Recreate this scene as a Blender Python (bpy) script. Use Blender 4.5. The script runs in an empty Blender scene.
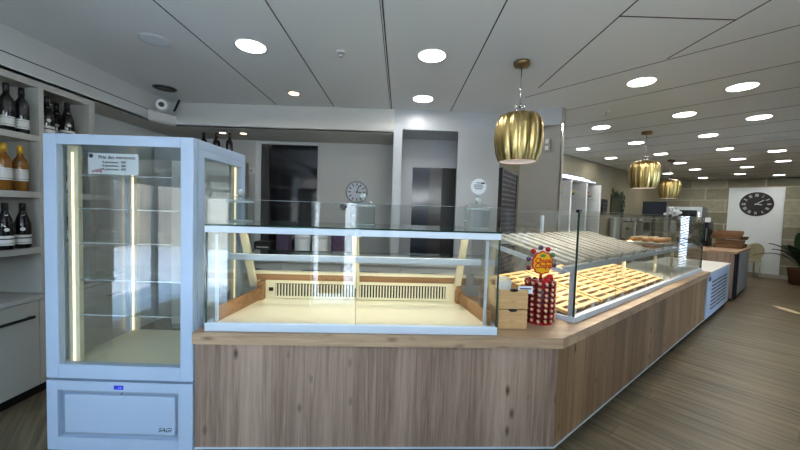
import bpy, bmesh, math, random
from mathutils import Vector, Matrix
random.seed(7)
PI = math.pi
COL = bpy.context.scene.collection
SC = bpy.context.scene

# ------------------------------------------------------------------ materials
def srgb(r, g, b):
    f = lambda c: (c/255/12.92) if c/255 <= .04045 else ((c/255+.055)/1.055)**2.4
    return (f(r), f(g), f(b), 1)

def newmat(name):
    m = bpy.data.materials.new(name); m.use_nodes = True
    nt = m.node_tree
    return m, nt, nt.nodes, nt.links, nt.nodes['Principled BSDF']

def plain(name, col, rough=.5, metal=0, spec=.5, noise=0, nscale=6, emit=0, coat=0, alpha=1):
    m, nt, N, L, B = newmat(name)
    B.inputs['Roughness'].default_value = rough
    B.inputs['Metallic'].default_value = metal
    B.inputs['Specular IOR Level'].default_value = spec
    B.inputs['Coat Weight'].default_value = coat
    tc = N.new('ShaderNodeTexCoord'); nz = N.new('ShaderNodeTexNoise')
    nz.inputs['Scale'].default_value = nscale; nz.inputs['Detail'].default_value = 3
    L.new(tc.outputs['Object'], nz.inputs['Vector'])
    mr = N.new('ShaderNodeMapRange')
    mr.inputs['To Min'].default_value = 1-noise-.015; mr.inputs['To Max'].default_value = 1+noise+.015
    L.new(nz.outputs['Fac'], mr.inputs['Value'])
    mx = N.new('ShaderNodeMix'); mx.data_type = 'RGBA'; mx.blend_type = 'MULTIPLY'
    mx.inputs['Factor'].default_value = 1
    mx.inputs[6].default_value = col
    L.new(mr.outputs['Result'], mx.inputs[7])
    L.new(mx.outputs[2], B.inputs['Base Color'])
    if emit:
        B.inputs['Emission Color'].default_value = col; B.inputs['Emission Strength'].default_value = emit
    return m

def emitter(name, col, strength):
    m, nt, N, L, B = newmat(name)
    B.inputs['Base Color'].default_value = col
    B.inputs['Emission Color'].default_value = col; B.inputs['Emission Strength'].default_value = strength
    return m

def glass_mat(name, tint=(.975, .99, .983, 1), rough=.0, refl=1.0, ior=1.5):
    """thin sheet glass: see-through with a Fresnel reflection"""
    m, nt, N, L, B = newmat(name)
    N.remove(B)
    out = N['Material Output']
    tr = N.new('ShaderNodeBsdfTransparent'); tr.inputs['Color'].default_value = tint
    gl = N.new('ShaderNodeBsdfGlossy'); gl.inputs['Roughness'].default_value = rough
    gl.inputs['Color'].default_value = (refl, refl, refl, 1)
    geo = N.new('ShaderNodeNewGeometry'); ma = N.new('ShaderNodeMapRange')
    ma.inputs['To Min'].default_value = ior; ma.inputs['To Max'].default_value = 1/ior
    L.new(geo.outputs['Backfacing'], ma.inputs['Value'])
    fr = N.new('ShaderNodeFresnel'); L.new(ma.outputs['Result'], fr.inputs['IOR'])
    mx = N.new('ShaderNodeMixShader')
    L.new(fr.outputs['Fac'], mx.inputs['Fac']); L.new(tr.outputs[0], mx.inputs[1]); L.new(gl.outputs[0], mx.inputs[2])
    L.new(mx.outputs[0], out.inputs['Surface'])
    return m

def wood(name, c1, c2, knot, axis='Z', scale=1.0, rough=.5, knots=.5, boards=0.0):
    """streaky oak: grain runs along one local axis, dark knots scattered"""
    m, nt, N, L, B = newmat(name)
    B.inputs['Roughness'].default_value = rough
    B.inputs['Specular IOR Level'].default_value = .35
    tc = N.new('ShaderNodeTexCoord'); mp = N.new('ShaderNodeMapping')
    lo, hi = 1.6*scale, 46*scale
    mp.inputs['Scale'].default_value = tuple(lo if a == axis else hi for a in 'XYZ')
    L.new(tc.outputs['Object'], mp.inputs['Vector'])
    n1 = N.new('ShaderNodeTexNoise'); n1.inputs['Scale'].default_value = 1.0; n1.inputs['Detail'].default_value = 8
    n1.inputs['Roughness'].default_value = .7; n1.inputs['Distortion'].default_value = .6
    L.new(mp.outputs[0], n1.inputs['Vector'])
    mp2 = N.new('ShaderNodeMapping')
    mp2.inputs['Scale'].default_value = tuple(.35*scale if a == axis else 5*scale for a in 'XYZ')
    L.new(tc.outputs['Object'], mp2.inputs['Vector'])
    n2 = N.new('ShaderNodeTexNoise'); n2.inputs['Scale'].default_value = 1; n2.inputs['Detail'].default_value = 2
    L.new(mp2.outputs[0], n2.inputs['Vector'])
    ad = N.new('ShaderNodeMath'); ad.operation = 'ADD'
    L.new(n1.outputs['Fac'], ad.inputs[0]); L.new(n2.outputs['Fac'], ad.inputs[1])
    rp = N.new('ShaderNodeValToRGB')
    rp.color_ramp.elements[0].position = .38; rp.color_ramp.elements[0].color = c1
    rp.color_ramp.elements[1].position = .62; rp.color_ramp.elements[1].color = c2
    hf = N.new('ShaderNodeMath'); hf.operation = 'MULTIPLY'; hf.inputs[1].default_value = .5
    L.new(ad.outputs[0], hf.inputs[0]); L.new(hf.outputs[0], rp.inputs['Fac'])
    vo = N.new('ShaderNodeTexVoronoi'); vo.inputs['Scale'].default_value = 1
    mp3 = N.new('ShaderNodeMapping')
    mp3.inputs['Scale'].default_value = tuple(4.5*scale if a == axis else 11*scale for a in 'XYZ')
    L.new(tc.outputs['Object'], mp3.inputs['Vector']); L.new(mp3.outputs[0], vo.inputs['Vector'])
    kr = N.new('ShaderNodeMapRange'); kr.inputs['From Min'].default_value = .04; kr.inputs['From Max'].default_value = .2
    kr.inputs['To Min'].default_value = knots; kr.inputs['To Max'].default_value = 0
    L.new(vo.outputs['Distance'], kr.inputs['Value'])
    km = N.new('ShaderNodeMath'); km.operation = 'MULTIPLY'
    sx = N.new('ShaderNodeSeparateColor'); L.new(vo.outputs['Color'], sx.inputs[0])
    gt = N.new('ShaderNodeMath'); gt.operation = 'GREATER_THAN'; gt.inputs[1].default_value = .3
    L.new(sx.outputs[0], gt.inputs[0]); L.new(gt.outputs[0], km.inputs[0]); L.new(kr.outputs[0], km.inputs[1])
    mx = N.new('ShaderNodeMix'); mx.data_type = 'RGBA'
    L.new(km.outputs[0], mx.inputs['Factor']); L.new(rp.outputs[0], mx.inputs[6]); mx.inputs[7].default_value = knot
    L.new(mx.outputs[2], B.inputs['Base Color'])
    return m

def floor_mat():
    m, nt, N, L, B = newmat('floor_planks')
    B.inputs['Roughness'].default_value = .38; B.inputs['Specular IOR Level'].default_value = .4
    tc = N.new('ShaderNodeTexCoord'); mp = N.new('ShaderNodeMapping')
    mp.inputs['Rotation'].default_value = (0, 0, -(YC+PI/2))
    L.new(tc.outputs['Object'], mp.inputs['Vector'])
    br = N.new('ShaderNodeTexBrick')
    br.inputs['Scale'].default_value = 1; br.inputs['Brick Width'].default_value = 1.25; br.inputs['Row Height'].default_value = .19
    br.inputs['Mortar Size'].default_value = .0025; br.inputs['Mortar'].default_value = srgb(70, 62, 54)
    br.inputs['Color1'].default_value = (.55, .55, .55, 1); br.inputs['Color2'].default_value = (1, 1, 1, 1); br.offset = .37
    L.new(mp.outputs[0], br.inputs['Vector'])
    m2 = N.new('ShaderNodeMapping'); m2.inputs['Scale'].default_value = (1.3, 26, 1)
    L.new(mp.outputs[0], m2.inputs['Vector'])
    nz = N.new('ShaderNodeTexNoise'); nz.inputs['Scale'].default_value = 1; nz.inputs['Detail'].default_value = 6; nz.inputs['Distortion'].default_value = .5
    L.new(m2.outputs[0], nz.inputs['Vector'])
    rp = N.new('ShaderNodeValToRGB')
    rp.color_ramp.elements[0].position = .3; rp.color_ramp.elements[0].color = srgb(92, 80, 62)
    rp.color_ramp.elements[1].position = .7; rp.color_ramp.elements[1].color = srgb(152, 137, 110)
    L.new(nz.outputs['Fac'], rp.inputs['Fac'])
    mx = N.new('ShaderNodeMix'); mx.data_type = 'RGBA'; mx.blend_type = 'MULTIPLY'; mx.inputs['Factor'].default_value = .55
    L.new(rp.outputs[0], mx.inputs[6]); L.new(br.outputs['Color'], mx.inputs[7])
    L.new(mx.outputs[2], B.inputs['Base Color'])
    return m

def stone_mat():
    m, nt, N, L, B = newmat('stone_blocks')
    B.inputs['Roughness'].default_value = .9
    tc = N.new('ShaderNodeTexCoord'); mp = N.new('ShaderNodeMapping')
    mp.inputs['Rotation'].default_value = (0, -PI/2, PI/2)
    L.new(tc.outputs['Object'], mp.inputs['Vector'])
    sp = N.new('ShaderNodeSeparateXYZ'); cb = N.new('ShaderNodeCombineXYZ')
    L.new(tc.outputs['Object'], sp.inputs[0]); L.new(sp.outputs['Y'], cb.inputs['X']); L.new(sp.outputs['Z'], cb.inputs['Y'])
    br = N.new('ShaderNodeTexBrick'); br.inputs['Scale'].default_value = 1
    br.inputs['Brick Width'].default_value = .74; br.inputs['Row Height'].default_value = .335
    br.inputs['Mortar Size'].default_value = .022; br.inputs['Mortar Smooth'].default_value = .4
    br.inputs['Color1'].default_value = srgb(138, 136, 120); br.inputs['Color2'].default_value = srgb(176, 173, 156)
    br.inputs['Mortar'].default_value = srgb(188, 182, 162); br.offset = .42
    L.new(cb.outputs[0], br.inputs['Vector'])
    nz = N.new('ShaderNodeTexNoise'); nz.inputs['Scale'].default_value = 9; nz.inputs['Detail'].default_value = 5
    L.new(tc.outputs['Object'], nz.inputs['Vector'])
    mr = N.new('ShaderNodeMapRange'); mr.inputs['To Min'].default_value = .7; mr.inputs['To Max'].default_value = 1.2
    L.new(nz.outputs['Fac'], mr.inputs['Value'])
    mx = N.new('ShaderNodeMix'); mx.data_type = 'RGBA'; mx.blend_type = 'MULTIPLY'; mx.inputs['Factor'].default_value = 1
    L.new(br.outputs['Color'], mx.inputs[6]); L.new(mr.outputs[0], mx.inputs[7]); L.new(mx.outputs[2], B.inputs['Base Color'])
    bp = N.new('ShaderNodeBump'); bp.inputs['Strength'].default_value = .4; bp.inputs['Distance'].default_value = .01
    L.new(nz.outputs['Fac'], bp.inputs['Height']); L.new(bp.outputs[0], B.inputs['Normal'])
    return m

def brushed(name, c1, c2, rough=.32):
    """brushed metal with streaks that run up and down the lamp"""
    m, nt, N, L, B = newmat(name)
    B.inputs['Metallic'].default_value = 1; B.inputs['Roughness'].default_value = rough
    tc = N.new('ShaderNodeTexCoord'); mp = N.new('ShaderNodeMapping'); mp.inputs['Scale'].default_value = (30, 30, 1.2)
    L.new(tc.outputs['Object'], mp.inputs['Vector'])
    nz = N.new('ShaderNodeTexNoise'); nz.inputs['Scale'].default_value = 1; nz.inputs['Detail'].default_value = 4
    L.new(mp.outputs[0], nz.inputs['Vector'])
    rp = N.new('ShaderNodeValToRGB')
    rp.color_ramp.elements[0].position = .3; rp.color_ramp.elements[0].color = c1
    rp.color_ramp.elements[1].position = .7; rp.color_ramp.elements[1].color = c2
    L.new(nz.outputs['Fac'], rp.inputs['Fac']); L.new(rp.outputs[0], B.inputs['Base Color'])
    return m

def chalk_mat(name, base, ink, sx=38, sz=16):
    """dark board with rows of small pale marks too small to read"""
    m, nt, N, L, B = newmat(name)
    B.inputs['Roughness'].default_value = .7
    tc = N.new('ShaderNodeTexCoord'); mp = N.new('ShaderNodeMapping'); mp.inputs['Scale'].default_value = (sx, sx, sz*1.6)
    L.new(tc.outputs['Object'], mp.inputs['Vector'])
    nz = N.new('ShaderNodeTexNoise'); nz.inputs['Scale'].default_value = 1; nz.inputs['Detail'].default_value = 2
    L.new(mp.outputs[0], nz.inputs['Vector'])
    wv = N.new('ShaderNodeTexWave'); wv.bands_direction = 'Z'; wv.inputs['Scale'].default_value = sz*.32
    L.new(tc.outputs['Object'], wv.inputs['Vector'])
    mu = N.new('ShaderNodeMath'); mu.operation = 'MULTIPLY'
    L.new(nz.outputs['Fac'], mu.inputs[0]); L.new(wv.outputs['Fac'], mu.inputs[1])
    rp = N.new('ShaderNodeValToRGB')
    rp.color_ramp.elements[0].position = .38; rp.color_ramp.elements[0].color = base
    rp.color_ramp.elements[1].position = .5; rp.color_ramp.elements[1].color = ink
    L.new(mu.outputs[0], rp.inputs['Fac']); L.new(rp.outputs[0], B.inputs['Base Color'])
    return m

YF, YC = .046, .67718             # headings of the front counter and of the long side counter
M = {}
M['ceil'] = plain('ceiling_panel', srgb(238, 240, 240), .35, spec=.35, noise=.02, nscale=.8)
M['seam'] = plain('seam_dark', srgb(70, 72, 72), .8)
M['wallw'] = plain('painted_wall', srgb(206, 206, 202), .7, noise=.02, nscale=2)
M['wallg'] = plain('grey_lacquer', srgb(176, 180, 184), .3, spec=.5, noise=.02, nscale=1)
M['wallb'] = plain('taupe_wall', srgb(154, 151, 144), .35, noise=.03, nscale=2)
M['wallo'] = plain('olive_wall', srgb(134, 128, 108), .8, noise=.06, nscale=3)
M['white'] = plain('white_lacquer', srgb(224, 226, 226), .35, noise=.01)
M['shelfw'] = plain('shelf_white', srgb(184, 182, 174), .5, noise=.02)
M['fridge'] = plain('fridge_enamel', srgb(182, 198, 218), .32, noise=.012, nscale=2)
M['fridge_dk'] = plain('fridge_gap', srgb(30, 36, 46), .5)
M['recess'] = plain('fridge_recess', srgb(150, 162, 178), .45)
M['glass'] = glass_mat('clear_glass', ior=1.7)
M['winglass'] = glass_mat('window_glass', (.99, .995, .992, 1))
M['glass2'] = glass_mat('case_glass', (.98, .992, .987, 1), ior=1.85)
M['glassedge'] = plain('glass_edge', srgb(36, 62, 56), .15)
M['shelfglass'] = glass_mat('shelf_glass', (.92, .965, .945, 1))
M['jarglass'] = glass_mat('jar_glass', (.9, .93, .94, 1), .02)
M['rim'] = plain('glass_rim', srgb(190, 200, 200), .1, spec=.8)
M['led'] = emitter('warm_led', srgb(255, 238, 205), 1.6)
M['ledw'] = emitter('white_led', srgb(225, 236, 255), 2.5)
M['cream'] = plain('cream_panel', srgb(240, 228, 196), .4, noise=.01)
M['deck'] = plain('cream_deck', srgb(238, 230, 202), .22, noise=.015, coat=.3)
M['alu'] = plain('pale_aluminium', srgb(214, 224, 234), .3, metal=.15)
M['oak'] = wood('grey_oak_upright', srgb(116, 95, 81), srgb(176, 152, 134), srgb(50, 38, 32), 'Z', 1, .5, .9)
M['oak_shaded'] = wood('grey_oak_shaded', srgb(104, 80, 56), srgb(160, 128, 94), srgb(44, 32, 26), 'Z', 1, .55, .9)  # same oak as the front, shade on the aisle side put into its colour
M['oaktop'] = wood('grey_oak_top', srgb(140, 112, 88), srgb(192, 164, 134), srgb(74, 56, 44), 'X', 1, .4, .6)
M['brownwood'] = wood('brown_wood', srgb(128, 92, 62), srgb(176, 134, 94), srgb(80, 56, 40), 'X', 1.2, .5, .3)
M['crate'] = wood('crate_pine', srgb(176, 138, 92), srgb(214, 178, 128), srgb(120, 86, 54), 'X', 1.6, .6, .4)
M['slat'] = wood('tray_slat', srgb(214, 170, 110), srgb(244, 208, 150), srgb(170, 120, 74), 'Y', 1.5, .5, .2)
M['slatp'] = wood('tray_slat_pale', srgb(186, 180, 168), srgb(216, 212, 202), srgb(150, 140, 124), 'Y', 1.5, .55, .2)
M['floor'] = floor_mat()
M['stone'] = stone_mat()
M['black'] = plain('black', srgb(18, 18, 20), .4)
M['darkglass'] = plain('dark_glazing', srgb(24, 26, 32), .08, spec=.6)
M['darkblue'] = plain('dark_blue_panel', srgb(44, 52, 66), .15)
M['darkbrown'] = plain('dark_taupe_panel', srgb(66, 64, 64), .2)
M['darkmatt'] = plain('dark_matt_blue', srgb(30, 36, 52), .7, spec=.2)
M['shelfback'] = plain('shelf_back_grey', srgb(84, 88, 94), .3)
M['chrome'] = plain('chrome', srgb(215, 215, 215), .15, metal=1)
M['steel'] = plain('steel', srgb(150, 152, 154), .35, metal=.8)
M['gold'] = brushed('brushed_gold', srgb(126, 104, 62), srgb(214, 192, 134), .33)
M['bronze'] = plain('bronze', srgb(128, 108, 78), .35, metal=.9)
M['lampin'] = plain('lamp_inside', srgb(240, 228, 222), .6, emit=.25)
M['bottle'] = plain('dark_bottle', srgb(20, 18, 18), .12, spec=.6)
M['amber'] = plain('amber_wine', srgb(128, 86, 34), .1, spec=.6)
M['label'] = plain('bottle_label', srgb(214, 212, 206), .6)
M['ink'] = plain('ink', srgb(40, 38, 40), .6)
M['inkr'] = plain('ink_red', srgb(150, 60, 60), .6)
M['foil_y'] = plain('foil_yellow', srgb(200, 160, 50), .3, metal=.4)
M['foil_b'] = plain('foil_black', srgb(26, 24, 26), .3)
M['paper'] = plain('paper', srgb(226, 230, 236), .7)
M['dispblue'] = emitter('blue_display', srgb(36, 40, 170), .35)
M['dispnum'] = emitter('display_digits', srgb(120, 130, 255), .6)
M['red'] = plain('red_wrap', srgb(176, 24, 34), .25)
M['drum'] = plain('drum_red', srgb(96, 14, 22), .3)
M['yellow'] = plain('sign_yellow', srgb(240, 190, 40), .4)
M['signred'] = plain('sign_red', srgb(196, 26, 34), .4)
M['green'] = plain('sign_green', srgb(96, 140, 90), .5)
M['purple'] = plain('purple_wrap', srgb(84, 62, 92), .4)
M['pink'] = plain('pink_petals', srgb(220, 170, 170), .6)
M['orange'] = plain('orange_petals', srgb(214, 110, 50), .6)
M['flowery'] = plain('cream_petals', srgb(236, 220, 160), .6)
M['leaf'] = plain('leaf_green', srgb(34, 58, 34), .4, noise=.25, nscale=8)
M['pot'] = plain('terracotta_pot', srgb(92, 60, 46), .6)
M['bread'] = plain('bread_crust', srgb(196, 136, 74), .6, noise=.3, nscale=14)
M['wicker'] = plain('wicker', srgb(150, 116, 84), .7, noise=.35, nscale=40)
M['wickerd'] = plain('wicker_dark', srgb(58, 44, 34), .7, noise=.3, nscale=40)
M['chair'] = plain('cream_chair', srgb(214, 208, 176), .35)
M['chalk'] = chalk_mat('chalkboard', srgb(46, 46, 54), srgb(112, 114, 122))
M['wreath'] = plain('dark_foliage', srgb(50, 52, 34), .8, noise=.5, nscale=25)
M['asphalt'] = plain('street_pavement', srgb(226, 230, 236), .9, noise=.1, nscale=2)
M['facade'] = plain('facade_stone', srgb(120, 116, 108), .9, noise=.1, nscale=1.5)
M['backdrop_dk'] = plain('backdrop_dark', srgb(70, 72, 72), .9, noise=.2, nscale=1.5)
M['clockw'] = plain('clock_face_white', srgb(214, 218, 224), .4)
M['panelwhite'] = plain('panel_white', srgb(234, 242, 248), .6)
M['downlight'] = emitter('downlight_lens', srgb(255, 252, 246), 9)
M['spotwarm'] = emitter('warm_spot_lens', srgb(255, 226, 190), 5)
def lolly_mat():
    m, nt, N, L, B = newmat('lollipop_wrap')
    B.inputs['Roughness'].default_value = .25
    tc = N.new('ShaderNodeTexCoord'); sp = N.new('ShaderNodeSeparateXYZ'); L.new(tc.outputs['Object'], sp.inputs[0])
    nz = N.new('ShaderNodeTexNoise'); nz.inputs['Scale'].default_value = 75; L.new(tc.outputs['Object'], nz.inputs['Vector'])
    mr = N.new('ShaderNodeMapRange'); mr.inputs['From Min'].default_value = -.016; mr.inputs['From Max'].default_value = .016
    L.new(sp.outputs['X'], mr.inputs['Value'])
    ad = N.new('ShaderNodeMath'); ad.operation = 'MULTIPLY_ADD'; ad.inputs[1].default_value = .6; L.new(nz.outputs['Fac'], ad.inputs[0])
    sb = N.new('ShaderNodeMath'); sb.operation = 'SUBTRACT'; sb.inputs[1].default_value = .3
    L.new(mr.outputs[0], sb.inputs[0]); L.new(sb.outputs[0], ad.inputs[2])
    rp = N.new('ShaderNodeValToRGB'); rp.color_ramp.interpolation = 'CONSTANT'
    rp.color_ramp.elements[0].color = srgb(96, 18, 26)
    e = rp.color_ramp.elements.new(.55); e.color = srgb(160, 32, 38)
    e = rp.color_ramp.elements.new(.72); e.color = srgb(150, 74, 60)
    rp.color_ramp.elements[-1].position = .86; rp.color_ramp.elements[-1].color = srgb(196, 156, 126)
    L.new(ad.outputs[0], rp.inputs['Fac']); L.new(rp.outputs[0], B.inputs['Base Color'])
    return m
M['lolly'] = lolly_mat()

# ------------------------------------------------------------------ mesh helpers
def BM(): return bmesh.new()
def box(bm, x0, x1, y0, y1, z0, z1, bev=0, mat=0, M4=None):
    t = bmesh.new()
    bmesh.ops.create_cube(t, size=1)
    for v in t.verts:
        v.co = Vector((x0 if v.co.x < 0 else x1, y0 if v.co.y < 0 else y1, z0 if v.co.z < 0 else z1))
    if bev: bmesh.ops.bevel(t, geom=t.edges[:], offset=bev, segments=2, affect='EDGES', profile=.5)
    merge(bm, t, mat, M4)
    return bm
def merge(bm, t, mat=0, M4=None):
    mp = {}
    for v in t.verts:
        mp[v] = bm.verts.new(M4 @ v.co if M4 else v.co)
    for f in t.faces:
        try:
            nf = bm.faces.new([mp[v] for v in f.verts]); nf.material_index = mat; nf.smooth = f.smooth
        except ValueError: pass
    t.free()
def sheet(x0, x1, y0, y1, z0, z1):
    """a pane butted against its neighbours: no faces on its two ends"""
    b = BM(); box(b, x0, x1, y0, y1, z0, z1); b.normal_update()
    bmesh.ops.delete(b, geom=[f for f in b.faces if abs(f.normal.x) > .9], context='FACES_ONLY'); return b
def prism(bm, pts, z0, z1, mat=0, M4=None):
    t = bmesh.new()
    a = [t.verts.new((p[0], p[1], z0)) for p in pts]; b = [t.verts.new((p[0], p[1], z1)) for p in pts]
    n = len(pts)
    t.faces.new(a[::-1]); t.faces.new(b)
    for i in range(n): t.faces.new([a[i], a[(i+1) % n], b[(i+1) % n], b[i]])
    bmesh.ops.recalc_face_normals(t, faces=t.faces[:])
    merge(bm, t, mat, M4); return bm
def lathe(bm, prof, seg=24, mat=0, M4=None, lobes=0, amp=0, closed=True):
    t = bmesh.new(); rings = []
    for (r, z) in prof:
        ring = []
        for i in range(seg):
            a = 2*PI*i/seg
            rr = r*(1+amp*abs(math.sin(lobes*a/2))-amp) if lobes else r
            ring.append(t.verts.new((rr*math.cos(a), rr*math.sin(a), z)))
        rings.append(ring)
    for k in range(len(rings)-1):
        for i in range(seg):
            f = t.faces.new([rings[k][i], rings[k][(i+1) % seg], rings[k+1][(i+1) % seg], rings[k+1][i]]); f.smooth = True
    if closed:
        t.faces.new(rings[0][::-1]); t.faces.new(rings[-1])
    merge(bm, t, mat, M4); return bm
def tube(bm, pts, r, seg=10, mat=0, M4=None):
    t = bmesh.new(); pts = [Vector(p) for p in pts]; rings = []
    for i, p in enumerate(pts):
        d = (pts[min(i+1, len(pts)-1)]-pts[max(i-1, 0)]).normalized()
        up = Vector((0, 0, 1)) if abs(d.z) < .9 else Vector((1, 0, 0))
        s = d.cross(up).normalized(); u = s.cross(d)
        rr = r[i] if isinstance(r, (list, tuple)) else r
        rings.append([t.verts.new(p+s*rr*math.cos(2*PI*k/seg)+u*rr*math.sin(2*PI*k/seg)) for k in range(seg)])
    for a, b in zip(rings, rings[1:]):
        for k in range(seg):
            f = t.faces.new([a[k], a[(k+1) % seg], b[(k+1) % seg], b[k]]); f.smooth = True
    t.faces.new(rings[0][::-1]); t.faces.new(rings[-1])
    bmesh.ops.recalc_face_normals(t, faces=t.faces[:])
    merge(bm, t, mat, M4); return bm
def ball(bm, c, r, seg=12, rings=8, mat=0, sc=(1, 1, 1)):
    t = bmesh.new(); bmesh.ops.create_uvsphere(t, u_segments=seg, v_segments=rings, radius=r)
    for f in t.faces: f.smooth = True
    merge(bm, t, mat, Matrix.Translation(c) @ Matrix.Diagonal((*sc, 1))); return bm
def bar(bm, p, q, w, d=None, mat=0):
    """square bar between two points"""
    d = d or w; p, q = Vector(p), Vector(q); z = (q-p).normalized()
    up = Vector((0, 1, 0)) if abs(z.y) < .9 else Vector((1, 0, 0))
    x = up.cross(z).normalized(); y = z.cross(x)
    R = Matrix((x, y, z)).transposed().to_4x4(); R.translation = p
    box(bm, -w/2, w/2, -d/2, d/2, 0, (q-p).length, 0, mat, R); return bm
def obj(name, bm, mats, parent=None, label=None):
    me = bpy.data.meshes.new(name); bm.to_mesh(me); bm.free()
    for m in (mats if isinstance(mats, (list, tuple)) else [mats]): me.materials.append(m)
    o = bpy.data.objects.new(name, me); COL.objects.link(o)
    if parent: o.parent = parent
    if label: o['label'] = label
    return o
def tag(o, label, cat, group=None):
    o['label'] = label; o['category'] = cat
    if group: o['group'] = group
    return o
def thing(name, label, cat, loc=(0, 0, 0), rz=0, group=None):
    o = bpy.data.objects.new(name, None); COL.objects.link(o)
    o.location = loc; o.rotation_euler = (0, 0, rz); o.empty_display_size = .1
    return tag(o, label, cat, group)
def struct(name, bm, mats, loc=(0, 0, 0), rz=0, parent=None):
    o = obj(name, bm, mats, parent)
    if not parent: o['kind'] = 'structure'
    o.location = loc; o.rotation_euler = (0, 0, rz); return o
def dup(root, loc, rz=None, label=None, group=None):
    r = root.copy(); COL.objects.link(r); r.location = loc
    if rz is not None: r.rotation_euler = (0, 0, rz)
    if label: r['label'] = label
    if group: r['group'] = group
    for ch in list(root.children):
        c = ch.copy(); COL.objects.link(c); c.parent = r
        for g in list(ch.children):
            d = g.copy(); COL.objects.link(d); d.parent = c
    return r
def text(name, s, size, loc, mat, parent, rot=(PI/2, 0, 0), align='CENTER', sx=1.0, shear=0, bold=0):
    cu = bpy.data.curves.new(name, 'FONT'); cu.body = s; cu.size = size; cu.align_x = align; cu.align_y = 'CENTER'
    cu.extrude = .0008; cu.offset = bold; cu.shear = shear; cu.resolution_u = 4
    cu.materials.append(mat)
    tmp = bpy.data.objects.new(name, cu); COL.objects.link(tmp)
    dg = bpy.context.evaluated_depsgraph_get()
    me = bpy.data.meshes.new_from_object(tmp.evaluated_get(dg)); bpy.data.objects.remove(tmp)
    if not me.materials: me.materials.append(mat)
    o = bpy.data.objects.new(name, me); COL.objects.link(o); o.parent = parent
    o.location = loc; o.rotation_euler = rot; o.scale = (sx, 1, 1); return o

C0 = Vector((.937, 1.902, 0)); UC = Vector((math.cos(YC), math.sin(YC), 0)); NC = Vector((-UC.y, UC.x, 0))
def W(s, n, z=0): p = C0+UC*s+NC*n; p.z = z; return p           # side-counter frame to world
CLF = Vector((-1.105, 1.808, 0)); UF = Vector((math.cos(YF), math.sin(YF), 0)); NF = Vector((-UF.y, UF.x, 0))
def Fp(x, y, z=0): p = CLF+UF*x+NF*y; p.z = z; return p         # front-counter frame to world
LF = (C0-CLF).length
CEIL = 2.58

# ------------------------------------------------------------------ the room
b = BM(); box(b, -3.4, 14, -1.4, 16, -.08, 0); struct('floor', b, M['floor'])
b = BM(); box(b, -3.4, 14, -1.4, 16, CEIL, CEIL+.1); struct('ceiling', b, M['ceil'])
# seams between ceiling panels
b = BM()
w = .004
for X, y1 in ((-1.42, 3.78), (-.78, 3.8), (-.134, 3.82), (.53, 3.84), (1.2, 3.05), (1.856, 2.43)):
    box(b, X-w, X+w, -1.3, y1, CEIL-.0015, CEIL+.001)
box(b, -.15, -.146, -1.3, 3.82, CEIL-.0015, CEIL+.001)
box(b, 1.2, 1.856, 1.943-w, 1.943+w, CEIL-.0015, CEIL+.001)
struct('trim_1', b, M['seam'])
b = BM()
for s in (1.07, 1.75, 2.43, 3.1, 3.78, 4.46, 5.14, 5.82, 6.5, 7.18, 7.86, 8.54, 9.22, 9.9):
    box(b, s-.003, s+.003, -2.4, .95 if s < 2 else 2.1, CEIL-.0015, CEIL+.001)
struct('trim_2', b, M['seam'], C0, YC)

b = BM(); box(b, -2.98, -2.95, .5, 4.4, 0, CEIL); box(b, -2.95, -2.63, -1.4, 3.83, 2.39, CEIL); box(b, -2.98, -2.95, -1.4, .5, 1.65, CEIL); box(b, -2.98, -2.93, -.42, -.36, 0, 2.39)
struct('wall_left', b, M['wallw'])
b = BM(); box(b, -2.95, .0, 4.35, 4.42, 0, CEIL)
box(b, -2.63, -.1, 3.83, 4.35, 2.39, CEIL)
struct('wall_back', b, M['wallw'])
# indirect-light trough along the left and the back wall
b = BM()
prism(b, [(-2.6, -1.3), (-2.6, 3.46), (-2.475, 3.7), (-.1, 3.7), (-.1, 4.35), (-2.95, 4.35), (-2.95, -1.3)], 2.283, 2.30)
for p, q in (((-2.6, -1.3), (-2.6, 3.46)), ((-2.6, 3.46), (-2.475, 3.7)), ((-2.475, 3.7), (-.1, 3.7))):
    p, q = Vector((*p, 0)), Vector((*q, 0)); d = (q-p).normalized(); nn = Vector((-d.y, d.x, 0))*.03
    prism(b, [p, q, q+nn, p+nn], 2.28, 2.39)
struct('trim_3', b, M['wallw'])
b = BM(); box(b, -2.625, -2.601, -1.3, 3.46, 2.39, 2.398); struct('trough_shadow', b, M['seam'])  # shadow line above the trough, painted as a dark strip
b = BM(); box(b, -.1, -.005, 3.7, 4.35, 0, 2.39); struct('wall_pier', b, M['wallg'])
# bulkhead over the opening, grey pillar and the turned bulkhead end
b = BM()
prism(b, [(-.1, 3.83), (.63, 3.85), (.70, 4.34), (-.1, 4.34)], 2.36, CEIL)
struct('wall_bulkhead', b, M['wallg'])
b = BM(); prism(b, [(-.005, 4.34), (.72, 4.34), (.72, 4.4), (-.005, 4.4)], 2.0, 2.36); struct('trim_4', b, M['wallg'])
b = BM(); prism(b, [(.63, 3.85), (1.114, 3.865), (1.114, 4.5), (.72, 4.5)], 0, CEIL); struct('wall_pillar', b, M['wallg'])
b = BM(); prism(b, [(1.114, 3.86), (1.66, 3.565), (1.7, 3.63), (1.114, 3.95)], 2.405, CEIL); struct('trim_5', b, M['wallg'])
b = BM(); prism(b, [(1.66, 3.565), (1.72, 3.61), (1.45, 3.98), (1.37, 3.925)], 0, CEIL); struct('wall_partition', b, M['wallb'])
b = BM(); prism(b, [(.95, 5.6), (2.4, 5.6), (2.4, 5.7), (.95, 5.7)], 0, CEIL)
prism(b, [(.6, 4.5), (1.0, 4.5), (1.0, 5.7), (.6, 5.7)], 0, CEIL); struct('wall_corridor', b, M['wallb'])
# tiled skirting light strip on the partition edge
b = BM(); bar(b, (1.668, 3.556, 0), (1.668, 3.556, 2.405), .012); struct('trim_6', b, M['chrome'])
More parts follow.
